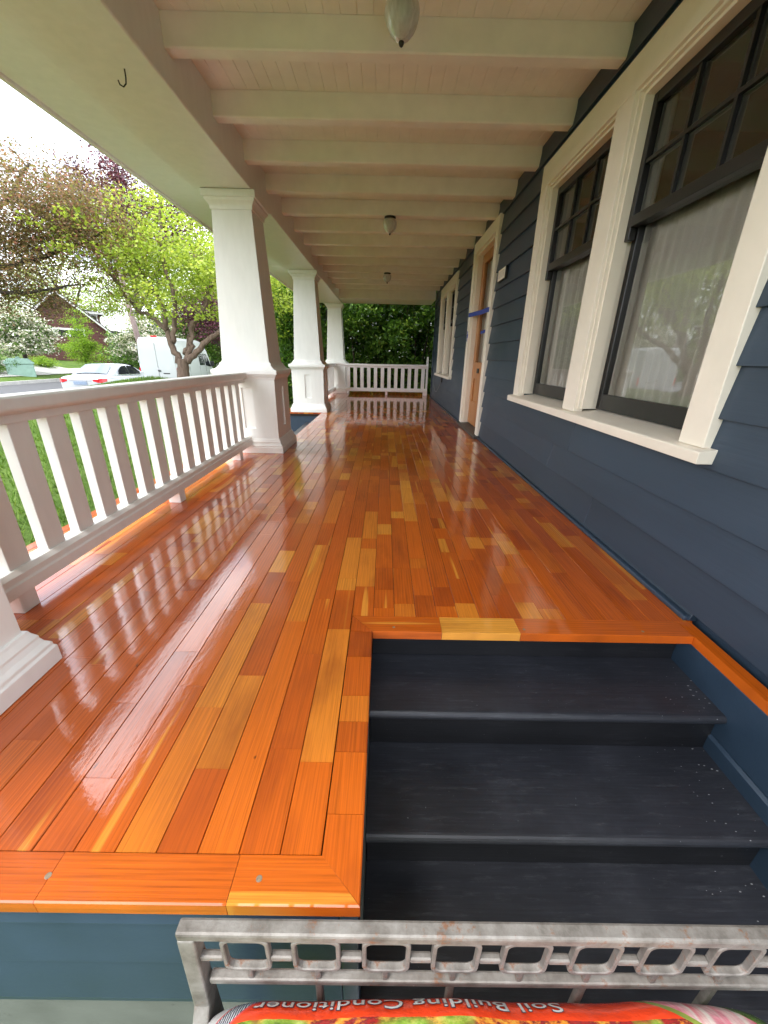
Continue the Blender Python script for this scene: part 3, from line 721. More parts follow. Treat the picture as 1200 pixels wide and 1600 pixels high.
tag(build(mb, 'curtain', MT['curtain'], None, smooth=True), 'pale sheer curtain behind the glass of the wooden door', 'curtain')
# painter's tape
def tape(name, pts, w, label):
    mb = MB(); rr = []
    for (x, y, z) in pts: rr.append([(x, y, z - w / 2), (x - .0012, y, z - w / 2), (x - .0012, y, z + w / 2), (x, y, z + w / 2)])
    mb.rings(rr); tag(build(mb, 'tape_strip', MT['tape'], None), label, 'tape', 'blue painter tape on the doorway')
tape('t', [(1.1392, 5.93, 1.468), (1.1392, 5.83, 1.462), (1.152, 5.5, 1.450), (1.153, 5.2, 1.436), (1.1392, 4.85, 1.425), (1.1392, 4.775, 1.420)], .05, 'long blue tape strip stretched across the wooden door opening')
tape('t', [(1.1392, 5.925, 1.20), (1.1392, 5.845, 1.205)], .045, 'small piece of blue tape stuck on the far door casing')
tape('t', [(1.1375, 5.905, 1.20), (1.1375, 5.865, 1.203)], .13, 'short upright bit of blue tape crossing another on door casing')
tape('t', [(1.2545, 5.60, 1.235), (1.2545, 5.36, 1.240)], .035, 'blue tape strip stuck on the glass of the wooden door')
# house number plaque
pq = thing('house_number_plaque', (1.155, 4.45, 1.70), 'small cream house number plaque on blue siding beside the door', 'plaque')
build(MB().box(1.148, 1.166, 4.315, 4.580, 1.640, 1.755), 'frame', MT['darkmetal'], pq, bevel=.003)
build(MB().box(1.1435, 1.1478, 4.327, 4.568, 1.650, 1.745), 'face', MT['trim'], pq, bevel=.002)
build(MB().box(1.1425, 1.1434, 4.345, 4.550, 1.668, 1.727), 'number_field', MT['plaque'], pq)
# cable hanging near the far corner
cb = [(1.160, 9.55, .55), (1.150, 9.52, .46), (1.146, 9.40, .33), (1.144, 9.15, .235), (1.144, 8.90, .225), (1.146, 8.60, .33), (1.152, 8.40, .42), (1.160, 8.30, .48)]
tag(build(MB().tube(cb, .006, 8), 'cable', paint('grey_cable', (.25, .25, .25), .5, .1, 0, 5.), None, smooth=True), 'grey cable hanging in a loop below the far window', 'cable')
tag(build(MB().box(1.146, 1.166, 8.24, 8.36, .46, .60), 'outlet_box', MT['darkmetal'], None, bevel=.005), 'small dark outlet box on blue siding under the far window', 'outlet')

# ------------------------------------------------------------------ bench
bn = thing('metal_bench', (.28, .1, -.648), 'weathered grey iron bench with square ring pattern in its back', 'bench')
BY, BX0, BX1 = .300, -.293, .920
build(MB().box(BX0, BX1, BY - .008, BY + .013, .092, .112), 'top_rail', MT['iron'], bn, bevel=.004)
build(MB().box(BX0 + .03, BX1 - .03, BY - .007, BY + .008, -.042, -.027), 'lower_rail', MT['iron'], bn, bevel=.003)
def ring(cx, cz, w, h, r=.016, t=.0055):
    pts = []
    for (sx, sz, a0) in ((1, 1, 0), (-1, 1, 90), (-1, -1, 180), (1, -1, 270)):
        for k in range(5):
            a = R(a0 + k * 22.5); pts.append((cx + sx * (w / 2 - r) + r * math.cos(a), cz + sz * (h / 2 - r) + r * math.sin(a)))
    mb = MB(); n = len(pts); d = .0055
    rr = []
    for i, (x, z_) in enumerate(pts):
        dx, dz = x - cx, z_ - cz
        ix, iz = cx + dx * (1 - 2 * t / w), cz + dz * (1 - 2 * t / h)
        rr.append([(x, BY - d, z_), (x, BY + d, z_), (ix, BY + d, iz), (ix, BY - d, iz)])
    rr.append(rr[0]); mb.rings(rr, cap=False); return mb
PITCHX, N0 = .1075, 11
for k in range(N0):
    cx = -.196 + k * PITCHX
    if cx > BX1 - .06: break
    build(ring(cx, .0455, .074, .090, .014, .0065), 'square_ring', MT['iron'], bn, bevel=.0015, seg=1)
    x1 = cx + PITCHX - .037
    build(MB().box(cx + .0365, min(x1, BX1 - .03) + .0005, BY - .005, BY + .006, .028, .040), 'link_bar', MT['iron'], bn, bevel=.003)
    build(MB().box(cx - .0045, cx + .0045, BY - .0048, BY + .0052, -.028, .0005), 'link_bar', MT['iron'], bn, bevel=.002)
    if k % 2 == 1: build(MB().box(cx - .006, cx + .006, BY - .0055, BY + .0062, -.262, -.041), 'back_rod', MT['iron'], bn, bevel=.003)
build(MB().box(BX0 + .020, -.2325, BY - .005, BY + .006, .026, .038), 'link_bar', MT['iron'], bn, bevel=.003)
for x in (BX0, BX1 - .03):
    build(MB().prism([(BY + .012, .0925), (BY - .008, .0925), (BY - .016, -.09), (BY - .05, -.14), (-.13, -.155), (-.13, -.185), (BY - .045, -.18), (BY - .014, -.21), (BY - .012, -.648), (BY + .014, -.648), (BY + .012, -.10)], 'X', x, x + .026), 'side_frame', MT['iron'], bn, bevel=.003)
    build(MB().box(x, x + .026, -.13, -.105, -.648, -.186), 'leg', MT['iron'], bn, bevel=.003)
for k in range(8):
    y = -.12 + k * .053
    build(MB().box(BX0 + .027, BX1 - .031, y, y + .030, -.268, -.258), 'seat_slat', MT['iron'], bn, bevel=.002)
build(MB().box(BX0 + .026, BX1 - .03, -.125, -.122, -.28, -.256).box(BX0 + .026, BX1 - .03, .285, .299, -.285, -.263), 'seat_rail', MT['iron'], bn)

# soil bag on the bench
bcx, bcy, ba, bb, bz0, BT = .195, .062, .490, .240, -.252, .262
def bagz(x, y):
    u, v = min(1, abs((x - bcx) / ba)), min(1, abs((y - bcy) / bb))
    s = max(0, 1 - u ** 7) ** .5 * max(0, 1 - v ** 8) ** .5
    return bz0 + .018 + BT * s * (1 + .03 * math.sin(17 * x + 3) * math.sin(13 * y + 1) + .012 * math.sin(41 * x + 9 * y))
bag_t = thing('soil_bag', (bcx, bcy, bz0), 'plastic bag of garden soil conditioner with red band and flower print lying on bench', 'bag')
mb = MB(); nx_, ny_ = 90, 44
for j in range(ny_ + 1):
    for i in range(nx_ + 1):
        x = bcx + ba * (2 * i / nx_ - 1); y = bcy + bb * (2 * (j / ny_) - 1)
        y = bcy + bb * math.sin(math.pi / 2 * (2 * j / ny_ - 1)); mb.v.append((x, y, bagz(x, y)))
n = nx_ + 1; k0 = len(mb.v)
mb.f = [(j * n + i, j * n + i + 1, (j + 1) * n + i + 1, (j + 1) * n + i) for j in range(ny_) for i in range(nx_)]
mb.v += [(v[0], v[1], bz0 + .002 + .016 * max(abs((v[0] - bcx) / ba) ** 6, abs((v[1] - bcy) / bb) ** 6) * .9) for v in mb.v[:k0]]
mb.f += [tuple(k0 + q for q in reversed(f)) for f in mb.f[:]]
def bag_mat():
    t = NT('printed_plastic_bag')
    geo = t.node('ShaderNodeNewGeometry'); s = t.node('ShaderNodeSeparateXYZ'); t.link(geo.outputs['Position'], s.inputs[0]); X, Y = s.outputs[0], s.outputs[1]
    v = t.coords('world')
    wob = t.math('MULTIPLY', t.math('SUBTRACT', t.noise(v, 30., 3), .5), .01)
    vor = t.node('ShaderNodeTexVoronoi', inp={'Scale': 30., 'Randomness': 1.0}); t.link(t.coords('world', (1, 2.2, 1)), vor.inputs['Vector'])
    nn = t.noise(t.coords('world', (1, 1.6, 1)), 34., 6, .7)
    flow = t.ramp(nn, [(.28, (.10, .015, .02)), (.42, (.42, .03, .025)), (.50, (.20, .02, .025)), (.57, (.75, .22, .03)), (.64, (.80, .45, .06)), (.72, (.45, .05, .03))])
    green = t.ramp(nn, [(.3, (.04, .10, .015)), (.5, (.25, .40, .05)), (.7, (.55, .65, .18))])
    patch = t.ramp(t.noise(t.coords('world', (1, .4, 1)), 8., 2), [(.56, g3(0)), (.60, g3(1))])
    pic = t.mix(patch, flow, green)
    c = t.mix(t.math('GREATER_THAN', t.math('ADD', Y, t.math('MULTIPLY', wob, .3)), .2475), pic, (.86, .065, .016))
    pink = t.ramp(t.noise(t.coords('world', (26, 5, 1)), 1., 4), [(.35, (.75, .03, .12)), (.5, (.85, .35, .42)), (.62, (.88, .80, .74)), (.75, (.80, .10, .18))])
    diag = t.math('ADD', X, t.math('MULTIPLY', Y, 1.4))
    c = t.mix(t.math('GREATER_THAN', diag, .80), c, (.30, .38, .07))
    c = t.mix(t.math('GREATER_THAN', diag, .815), c, pink)
    c = t.mix(t.math('GREATER_THAN', diag, .93), c, (.14, .25, .05))
    c = t.mix(t.math('GREATER_THAN', diag, .985), c, (.74, .74, .74))
    d2 = t.math('ADD', X, t.math('MULTIPLY', Y, -1.1))
    c = t.mix(t.math('LESS_THAN', d2, -.484), c, (.75, .10, .10))
    hatch = t.node('ShaderNodeTexWave', inp={'Scale': 75., 'Distortion': 2.5, 'Detail': 1.}); t.link(t.coords('world', (1, .35, 1)), hatch.inputs['Vector'])
    c = t.mix(t.math('LESS_THAN', d2, -.489), c, t.ramp(hatch.outputs['Fac'], [(.45, (.05, .06, .09)), (.55, (.62, .62, .64))]))
    c = t.mix(t.math('LESS_THAN', d2, -.522), c, (.72, .16, .16))
    c = t.mix(t.math('LESS_THAN', d2, -.527), c, (.74, .74, .74))
    t.set(Base_Color=c, Roughness=.24, Coat_Weight=.3)
    t.bump(t.noise(t.coords('world', (1, 1, 1)), 24., 5, .6), .35, .012); return t.m
build(mb, 'bag', bag_mat(), bag_t, smooth=True)
def lettering(txt, name, mat, offset, lift):
    cu = bpy.data.curves.new('lettering', 'FONT'); cu.body = txt; cu.size = 1.0; cu.offset = offset; cu.resolution_u = 3; cu.space_character = 1.04
    o = bpy.data.objects.new('lettering', cu); col.objects.link(o)
    bpy.context.view_layer.update()
    dg = bpy.context.evaluated_depsgraph_get(); me = bpy.data.meshes.new_from_object(o.evaluated_get(dg))
    V = np.empty(len(me.vertices) * 3); me.vertices.foreach_get('co', V); V = V.reshape(-1, 3)
    F = [tuple(p.vertices) for p in me.polygons]
    bpy.data.objects.remove(o); bpy.data.curves.remove(cu)
    return V, F
Vr, Fr = lettering('Soil Building Conditioner', 'a', None, 0., 0)
ARC_Y = np.linspace(.2535, .3015, 240); ARC_Z = np.array([bagz(.15, q) for q in ARC_Y])
ARC_S = np.concatenate([[0], np.cumsum(np.hypot(np.diff(ARC_Y), np.diff(ARC_Z)))])
wid = Vr[:, 0].max(); XS0, SW = .288, .470; sz = SW / wid
darkink = plain('dark_blue_ink', (.02, .02, .06), .35); whiteink = plain('white_ink', (.80, .80, .80), .3)
for off, mat, lift, nm in ((.030, darkink, .0016, 'lettering_outline'), (.004, whiteink, .0026, 'lettering')):
    V0, F0 = lettering('Soil Building Conditioner', 'a', None, off, 0)
    mb = MB()
    for (tx_, ty_, _) in V0:
        x = XS0 - tx_ * sz; y = float(np.interp(.036 - ty_ * sz, ARC_S, ARC_Y))
        mb.v.append((x, y, bagz(x, y) + lift))
    mb.f = F0; build(mb, nm, mat, bag_t)

# ------------------------------------------------------------------ trees
def leaves(pts, n_per, sig, size, flat=.6, tone=(0, 1), asp=.55, droop=0., up=.6):
    P = np.repeat(pts, n_per, 0); n = len(P)
    P = P + rng.normal(0, 1, (n, 3)) * np.array([sig, sig, sig * flat])
    N = rng.normal(0, 1, (n, 3)); N[:, 2] = np.abs(N[:, 2]) + up; N /= np.linalg.norm(N, axis=1, keepdims=True)
    T = rng.normal(0, 1, (n, 3)); T -= (T * N).sum(1, keepdims=True) * N; T /= np.linalg.norm(T, axis=1, keepdims=True)
    B = np.cross(N, T); s = size * rng.uniform(.6, 1.25, (n, 1))
    V = np.stack([P - T * s * .5, P + B * s * asp * .5 - N * s * .08, P + T * s * .5, P - B * s * asp * .5 - N * s * .08], 1)
    clus = np.repeat(rng.uniform(-.22, .22, len(pts)), n_per)
    tn = np.clip(rng.uniform(tone[0], tone[1], n) + clus, 0, 1)
    return V.reshape(-1, 3), tn
def leaf_obj(name, V, tn, mat, parent):
    n = len(tn); off = np.array(OFF[parent]) if parent else 0
    c = V.mean(0); me = npmesh(name, V - c, np.arange(4 * n).reshape(-1, 4)); t4 = np.repeat(tn, 4); attr(me, np.stack([t4, t4, t4, np.ones_like(t4)], -1))
    me.materials.append(mat); o = link(bpy.data.objects.new(name, me), parent); o.location = Vector(c - off); return o
def tree(name, label, cat, base, limbs, crown, mat, barkm, n_clust=260, n_leaf=60, sig=.22, size=.08, r0=.12, group=None, shell=.5, flat=.6, tone=(0, 1), twig=.012, lump=.6, asp=.55, seed=0):
    """limbs: list of polylines from the base; crown: list of (centre, radii) ellipsoids"""
    g = np.random.default_rng(100 + seed)
    base = Vector(base); t = thing(name, base, label, cat, group)
    mb = MB(); nodes = []; rad = []
    for pl, ra, rb in limbs:
        P = [Vector(p) for p in pl]; pts = []
        for k in range(len(P) - 1):
            p0, p1 = P[k], P[k + 1]; pm, pn = P[max(k - 1, 0)], P[min(k + 2, len(P) - 1)]
            for q in range(6):
                s = q / 6; s2, s3 = s * s, s * s * s
                c = .5 * ((2 * p0) + (p1 - pm) * s + (2 * pm - 5 * p0 + 4 * p1 - pn) * s2 + (3 * p0 - pm - 3 * p1 + pn) * s3)
                pts.append(c)
        pts.append(P[-1]); m = len(pts)
        L = sum((pts[i + 1] - pts[i]).length for i in range(m - 1))
        pts = [p + Vector(g.normal(0, .006 * L * (0 if i == 0 else 1), 3)) for i, p in enumerate(pts)]
        rs = [ra + (rb - ra) * (i / (m - 1)) ** .8 for i in range(m)]
        mb.tube(pts, rs, 10)
        for p, r_ in zip(pts[2:], rs[2:]): nodes.append(p); rad.append(r_)
    cl = []
    vol = [r[0] * r[1] * r[2] for _, r in crown]; tot = sum(vol)
    for (c, r), v in zip(crown, vol):
        k = max(4, int(n_clust * v / tot)); d = g.normal(0, 1, (k, 3)); d /= np.linalg.norm(d, axis=1, keepdims=True)
        q = g.random((k, 1)) ** (shell) ; lob = 1 + lump * .35 * np.sin(d[:, :1] * 5 + seed) * np.cos(d[:, 1:2] * 4 + 1) + lump * .3 * g.normal(0, .5, (k, 1))
        cl.append(np.array(c) + d * q * np.array(r) * lob)
    cl = np.concatenate(cl); A = np.array([tuple(p) for p in nodes]); Rr = np.array(rad)
    order = np.argsort(((cl[:, None, :] - A[None, ::3, :]) ** 2).sum(-1).min(1)); cl = cl[order]
    A = list(A); Rr = list(Rr); An = np.array(A)
    extra = []
    for c in cl:
        d2 = ((An - c) ** 2).sum(1); i = int(d2.argmin()); p0 = Vector(An[i]); p1 = Vector(c); L = (p1 - p0).length
        mid = (p0 + p1) / 2 + Vector(g.normal(0, .12 * L, 3)) + Vector((0, 0, -.05 * L))
        ra = min(Rr[i] * .7, twig + .010 * L)
        pts = [p0, (p0 * .5 + mid * .5) + Vector((0, 0, -.02 * L)), mid, (mid + p1) / 2, p1]
        mb.tube(pts, [ra, ra * .85, ra * .68, ra * .5, ra * .28], 5)
        new = np.array([tuple(q) for q in pts[2:]]); An = np.concatenate([An, new]); Rr += [ra * .68, ra * .5, ra * .35]
        if L > .5: extra.append(tuple(mid))
    build(mb, 'trunk', barkm, t, smooth=True)
    pts = np.concatenate([cl, np.array(extra)]) if extra else cl
    V, tn = leaves(pts, n_leaf, sig, size, flat, tone, asp)
    leaf_obj('crown', V, tn, mat, t)
    return t
GZ = lambda x, y: float(gz(x, y))
# lime-green maple in front of the van
b = (-4.85, 9.85, GZ(-4.85, 9.85) - .05); fk = (-4.80, 9.85, .78)
mapl = [([b, (-4.86, 9.85, .40), fk], .165, .125),
        ([(-4.84, 9.85, .66), (-5.02, 9.88, 1.02), (-5.12, 9.95, 1.52), (-5.08, 9.85, 1.95), (-5.35, 9.7, 2.6), (-5.3, 9.6, 3.3)], .088, .025),
        ([(-5.10, 9.92, 1.40), (-5.5, 10.1, 1.70), (-6.05, 10.5, 1.90), (-6.5, 10.6, 2.5), (-6.8, 10.5, 3.1)], .06, .018),
        ([(-5.0, 9.88, 1.15), (-4.88, 9.9, 1.6), (-4.75, 9.8, 2.1), (-4.8, 9.7, 2.8), (-4.7, 9.7, 3.7)], .065, .025),
        ([(-4.78, 9.85, .72), (-4.62, 10.0, 1.10), (-4.58, 10.1, 1.5), (-4.30, 10.3, 2.0), (-3.9, 10.4, 2.9), (-3.9, 10.4, 3.8)], .065, .025),
        ([(-4.78, 9.86, .70), (-4.45, 9.95, .98), (-4.0, 10.2, 1.42), (-3.4, 10.5, 1.85), (-3.0, 10.8, 2.5), (-2.8, 10.9, 3.3)], .082, .025),
        ([(-4.75, 9.9, .9), (-4.7, 10.4, 1.5), (-4.5, 11.0, 2.2), (-4.4, 11.4, 3.2)], .07, .02)]
tree('maple_tree', 'lime green leafed tree with forked low trunk in front of the white van', 'tree', b, mapl,
     [((-4.8, 10.1, 2.8), (2.1, 2.0, 1.25)), ((-5.6, 9.9, 2.7), (1.5, 1.4, 1.0)), ((-3.7, 10.6, 2.6), (1.5, 1.6, 1.1)), ((-3.0, 11.4, 2.4), (1.2, 1.4, 1.2)), ((-4.6, 10.4, 3.9), (1.3, 1.3, .75))],
     MT['maple'], MT['bark'], 400, 46, .17, .072, flat=.35, shell=.55, tone=(.1, .95), asp=.75, seed=1)
# bronze-leaved tree on the bank
b = (-8.9, 8.3, GZ(-8.9, 8.3) - .05)
tree('bronze_leaf_tree', 'broad tree with fine bronze and red tinted leaves near the street', 'tree', b,
     [([b, (-8.85, 8.3, .9), (-8.6, 8.4, 1.8)], .16, .13), ([(-8.6, 8.4, 1.7), (-8.0, 8.8, 2.3), (-7.0, 9.3, 2.7), (-5.9, 9.8, 3.3)], .09, .02),
      ([(-8.6, 8.4, 1.8), (-8.2, 8.8, 3.0), (-7.6, 9.3, 3.6), (-7.2, 9.8, 4.4)], .09, .02), ([(-8.6, 8.4, 1.7), (-9.4, 8.9, 2.7), (-9.8, 9.4, 3.4), (-9.6, 9.6, 4.2)], .09, .02),
      ([(-8.6, 8.4, 1.6), (-7.9, 8.6, 1.95), (-7.2, 8.9, 2.0), (-6.4, 9.2, 2.2)], .06, .015)],
     [((-7.5, 9.4, 3.0), (2.3, 1.9, 1.25)), ((-8.9, 9.2, 3.0), (1.9, 1.7, 1.25)), ((-6.5, 9.5, 3.3), (1.5, 1.4, 1.1)), ((-7.8, 9.1, 2.05), (1.7, 1.3, .6)), ((-7.3, 9.7, 4.0), (1.5, 1.3, .7)), ((-6.3, 9.6, 3.6), (1.2, 1.2, .8))],
     MT['bronze'], MT['barkd'], 760, 74, .22, .062, flat=.6, shell=.6, tone=(.05, .95), asp=.5, seed=2)
# tall purple tree behind
b = (-19.0, 33.0, GZ(-19, 33))
tree('purple_tree', 'tall purple leafed tree rising behind the other street trees', 'tree', b,
     [([b, (-19, 33, 3), (-18.8, 33, 6), (-18.6, 33, 10), (-18.6, 33, 13)], .35, .06), ([(-18.9, 33, 4), (-16.5, 33.5, 7.5), (-15, 34, 10)], .18, .05), ([(-18.9, 33, 4), (-21.5, 33, 8), (-22.5, 33, 11)], .18, .05)],
     [((-18.7, 33, 10.2), (5.0, 3.8, 4.2)), ((-21.5, 33, 9), (3, 3, 2.6)), ((-15.6, 33.6, 8.6), (3.0, 3, 2.8))], MT['purple'], MT['barkd'], 330, 60, .5, .20, tone=(.1, 1), shell=.6, twig=.03, seed=3)
for i, (x, y, hgt, lab) in enumerate(((-11.8, 30.5, 5.2, 'purple leafed tree directly behind the white van'), (-6.2, 27.5, 4.6, 'dark purple leafed tree seen between the two nearer columns'))):
    b = (x, y, GZ(x, y) - .1)
    tree('plum_tree', lab, 'tree', b, [([b, (x, y, .5), (x + .1, y, 1.6), (x, y, 3.0)], .2, .08), ([(x, y, 1.2), (x + 1.2, y, 2.6), (x + 1.8, y, 3.8)], .1, .03), ([(x, y, 1.2), (x - 1.2, y, 2.6), (x - 1.8, y, 3.8)], .1, .03)],
         [((x, y, hgt - 1.8), (2.6, 2.3, 2.2)), ((x + 1.6, y, hgt - 1.6), (1.7, 1.8, 1.5)), ((x - 1.6, y, hgt - 1.4), (1.7, 1.8, 1.5))], MT['purple'], MT['barkd'], 200, 60, .34, .14, tone=(.0, .9), shell=.6, twig=.02, seed=10 + i)
# spring-green street trees further away
for i, (x, y, hh, rr, lab) in enumerate(((-13.5, 38, 11.5, 4.2, 'tall thinly leafed spring green tree behind the van'), (-7.0, 36, 9.5, 4.5, 'pale green tree far behind, seen between columns'), (-24.0, 44, 11.0, 4.5, 'tall hazy green tree behind the brown house'), (-31.5, 42, 9.5, 4.6, 'green tree rising behind the roof of the brown house'), (-19.5, 47, 8.5, 4.4, 'green tree behind the dogwood and utility pole'))):
    b = (x, y, GZ(x, y) - .1)
    tree('street_tree', lab, 'tree', b, [([b, (x, y, 2.5), (x + .2, y, 5), (x, y, hh - 1.5)], .28, .05), ([(x, y, 3), (x + 2, y, 6), (x + 2.6, y, hh - 2)], .15, .04), ([(x, y, 3), (x - 2, y, 6), (x - 2.8, y, hh - 2.4)], .15, .04), ([(x, y, 4), (x + .3, y - 1.8, 7), (x, y - 2.2, hh - 2)], .12, .04)],
         [((x, y, hh - rr * .9), (rr, rr * .9, rr * .9)), ((x + rr * .6, y, hh - rr * 1.2), (rr * .6, rr * .6, rr * .55)), ((x - rr * .6, y, hh - rr * 1.15), (rr * .6, rr * .6, rr * .55))], MT['maple'], MT['barkd'], 300, 34, .45, .20, tone=(0, .8), shell=.5, twig=.03, seed=20 + i)
# white flowering dogwoods
for i, (x, y, hh, rr, lab) in enumerate(((-16.6, 29.5, 4.5, 2.2, 'white flowering dogwood tree beside the van across the street'), (-21.4, 24.6, 4.0, 1.8, 'white flowering dogwood by the pale green cabinet'))):
    z0 = GZ(x, y); b = (x, y, z0 - .1)
    tree('dogwood_tree', lab, 'tree', b, [([b, (x + .05, y, z0 + .8), (x, y, z0 + 1.6)], .13, .09), ([(x, y, z0 + 1.4), (x + 1, y, z0 + 2.2), (x + 1.6, y, z0 + 2.9)], .06, .02), ([(x, y, z0 + 1.4), (x - 1, y, z0 + 2.2), (x - 1.5, y, z0 + 3)], .06, .02), ([(x, y, z0 + 1.5), (x, y, z0 + 3.2)], .06, .02)],
         [((x, y, z0 + hh * .62), (rr, rr * .9, hh * .36)), ((x + rr * .6, y, z0 + hh * .5), (rr * .6, rr * .6, hh * .22)), ((x - rr * .6, y, z0 + hh * .5), (rr * .6, rr * .6, hh * .22))], MT['dogwood'], MT['barkd'], 190, 60, .24, .13, flat=.35, tone=(.05, .95), shell=.5, asp=.8, seed=30 + i)
b = (-17.2, 23.7, GZ(-17.2, 23.7) - .05)
z0 = GZ(-20.6, 28.5); b = (-20.4, 28.2, z0 - .05)
tree('sapling', 'small bright lime green sapling in front of the brown house', 'tree', b, [([b, (-20.4, 28.2, z0 + 1), (-20.35, 28.2, z0 + 2.6), (-20.4, 28.2, z0 + 3.9)], .06, .02), ([(-20.4, 28.2, z0 + .8), (-19.7, 28.2, z0 + 1.8)], .03, .01), ([(-20.4, 28.2, z0 + .8), (-21.1, 28.2, z0 + 1.8)], .03, .01)],
     [((-20.4, 28.2, z0 + 1.6), (1.25, 1.1, 1.0)), ((-20.4, 28.2, z0 + 2.8), (.75, .7, 1.2))], MT['lime'], MT['barkd'], 130, 60, .17, .10, tone=(.1, 1), shell=.5, seed=40)
def shrub(name, label, c, r, mat, n, nl, sig, size, seed, asp=.55, stems=5):
    g = np.random.default_rng(seed); t = thing(name, (c[0], c[1], GZ(c[0], c[1])), label, 'shrub', None)
    d = g.normal(0, 1, (n, 3)); d /= np.linalg.norm(d, axis=1, keepdims=True); P = np.array(c) + d * np.array(r) * (g.random((n, 1)) ** .45) * (1 + .18 * g.normal(0, 1, (n, 1)))
    P[:, 2] = np.maximum(P[:, 2], GZ(c[0], c[1]) + .05)
    mb = MB(); zb = GZ(c[0], c[1])
    for k in range(stems):
        q = P[k]; mb.tube([(c[0] + g.normal(0, .1), c[1] + g.normal(0, .1), zb - .05), (c[0] * .5 + q[0] * .5, c[1] * .5 + q[1] * .5, zb + .4 * (q[2] - zb)), tuple(q)], [.03, .02, .008], 6)
    build(mb, 'stem', MT['barkd'], t, smooth=True)
    V, tn = leaves(P, nl, sig, size, .8, (.05, .95), asp); leaf_obj('foliage', V, tn, mat, t); return t
shrub('clipped_hedge', 'rounded green shrub on lawn left of the pale green cabinet', (-22.6, 22.6, GZ(-22.6, 22.6) + .45), (1.6, 1.4, .65), MT['shrub'], 220, 40, .14, .09, 51)
shrub('low_shrub', 'low bright green bush at the foot of the brown house', (-23.6, 28.2, GZ(-23.6, 28.2) + .25), (1.0, .8, .38), MT['lime'], 90, 40, .12, .09, 52)
shrub('shade_shrub', 'dark green shrub beside the white van across the road', (-17.0, 31.8, .3), (2.6, 1.2, .9), MT['shrub'], 200, 50, .2, .12, 53)
shrub('dark_evergreen', 'dark evergreen bush behind the dogwood', (-19.2, 33.2, .8), (3.2, 1.5, 1.6), MT['laurel'], 320, 50, .28, .16, 54)
shrub('tall_evergreen', 'large dark evergreen mass behind the white van and utility pole', (-15.5, 36.5, 2.0), (4.5, 2.0, 2.6), MT['laurel'], 420, 60, .38, .22, 56)
shrub('van_side_shrub', 'green bush behind the front of the white van', (-9.6, 29.0, .2), (1.6, 1.3, 1.3), MT['shrub'], 160, 50, .2, .12, 55)

# laurel hedge at the far end
lh = thing('laurel_hedge', (-.3, 13.2, -.66), 'dense dark glossy laurel hedge beyond the far railing', 'hedge')
nC = 7000; g = np.random.default_rng(77)
P = np.stack([g.uniform(-3.4, 3.6, nC), 12.05 + 2.2 * g.random(nC) ** 1.3, g.uniform(-.6, 3.7, nC)], -1)
lum = np.sin(P[:, 0] * 4.3 + 2 * np.sin(P[:, 2] * 2.1)) * np.cos(P[:, 2] * 3.7 + P[:, 0]) + .5 * np.sin(P[:, 0] * 9 + P[:, 2] * 8)
P[:, 1] += np.where(lum < -.15, .7, 0.)
P[:, 1] += .28 * np.sin(P[:, 0] * 3.1 + 1) * np.cos(P[:, 2] * 2.6) + .15 * np.sin(P[:, 0] * 7 + P[:, 2] * 6)
mb = MB()
for k in range(40):
    x = -3.2 + 6.6 * k / 39 + g.normal(0, .05); mb.tube([(x, 13 + g.normal(0, .3), -.7), (x + g.normal(0, .15), 12.9 + g.normal(0, .3), .8), (x + g.normal(0, .3), 12.8 + g.normal(0, .3), 2.6)], [.035, .025, .01], 6)
build(mb, 'stems', MT['barkd'], lh, smooth=True)
V, tn = leaves(P, 20, .13, .14, 1., (.0, .86), .42, up=.2); leaf_obj('foliage', V, tn, MT['laurel'], lh)
top = P[(P[:, 2] > 1.2)][:1100] + np.array([0, -.22, .05]); V, tn = leaves(top, 7, .09, .11, 1., (.75, 1), .42, up=.3); leaf_obj('new_growth', V, tn, MT['laurel'], lh)
# ------------------------------------------------------------------ across the street
brown = paint('brown_siding', (.120, .042, .034), .7, .12, .1, 3.)
hsb = thing('brown_house', (-26.5, 35.0, .3), 'brown clapboard house with grey gable roof and white trimmed windows', 'house', rz=R(38), local=True)
# local frame: gable wall faces -y, ridge along +y
gw, eh, rh, dp = 2.9, 2.35, 5.0, 9.0
build(MB().rings([[(-gw, y, -.6), (gw, y, -.6), (gw, y, eh), (0, y, rh), (-gw, y, eh)] for y in (0, dp)]), 'wall', brown, hsb)
for k in range(24):
    z0 = -.3 + k * .24
    if z0 < eh: w_ = gw
    else: w_ = gw * (rh - z0 - .24) / (rh - eh)
    if w_ > .3: build(MB().prism([(-.035, z0), (-.008, z0 + .24), (-.001, z0 + .24), (-.001, z0)], 'X', -w_, w_), 'siding_board', brown, hsb)
sl = (rh - eh) / gw
rf = build(MB().prism([(0, rh + .22), (gw + .55, eh + .22 - sl * .55), (gw + .55, eh + .08 - sl * .55), (0, rh + .08)], 'Y', -.6, dp + .3).prism([(0, rh + .22), (0, rh + .08), (-gw - .55, eh + .08 - sl * .55), (-gw - .55, eh + .22 - sl * .55)], 'Y', -.6, dp + .3), 'roof', roofm, hsb)
for s in (1, -1):
    build(MB().prism([(0, rh + .10), (s * (gw + .55), eh + .10 - sl * .55), (s * (gw + .55), eh - .06 - sl * .55), (0, rh - .06)], 'Y', -.64, -.601), 'bargeboard', MT['white'], hsb)
def hwin(y, x0, x1, z0, z1, n, par):
    mb = MB(); t_ = .10
    mb.box(x0 - t_, x1 + t_, y - .06, y, z1, z1 + t_ + .05)
    for i in range(n + 1):
        xx = x0 + (x1 - x0) * i / n; mb.box(xx - t_ / 2, xx + t_ / 2, y - .055, y, z0, z1)
    w_ = build(mb, 'window', MT['white'], par)
    build(MB().quad((x0, y - .02, z0), (x1, y - .02, z0), (x1, y - .02, z1), (x0, y - .02, z1)), 'pane', plain('dark_pane', (.02, .022, .025), .1), w_)
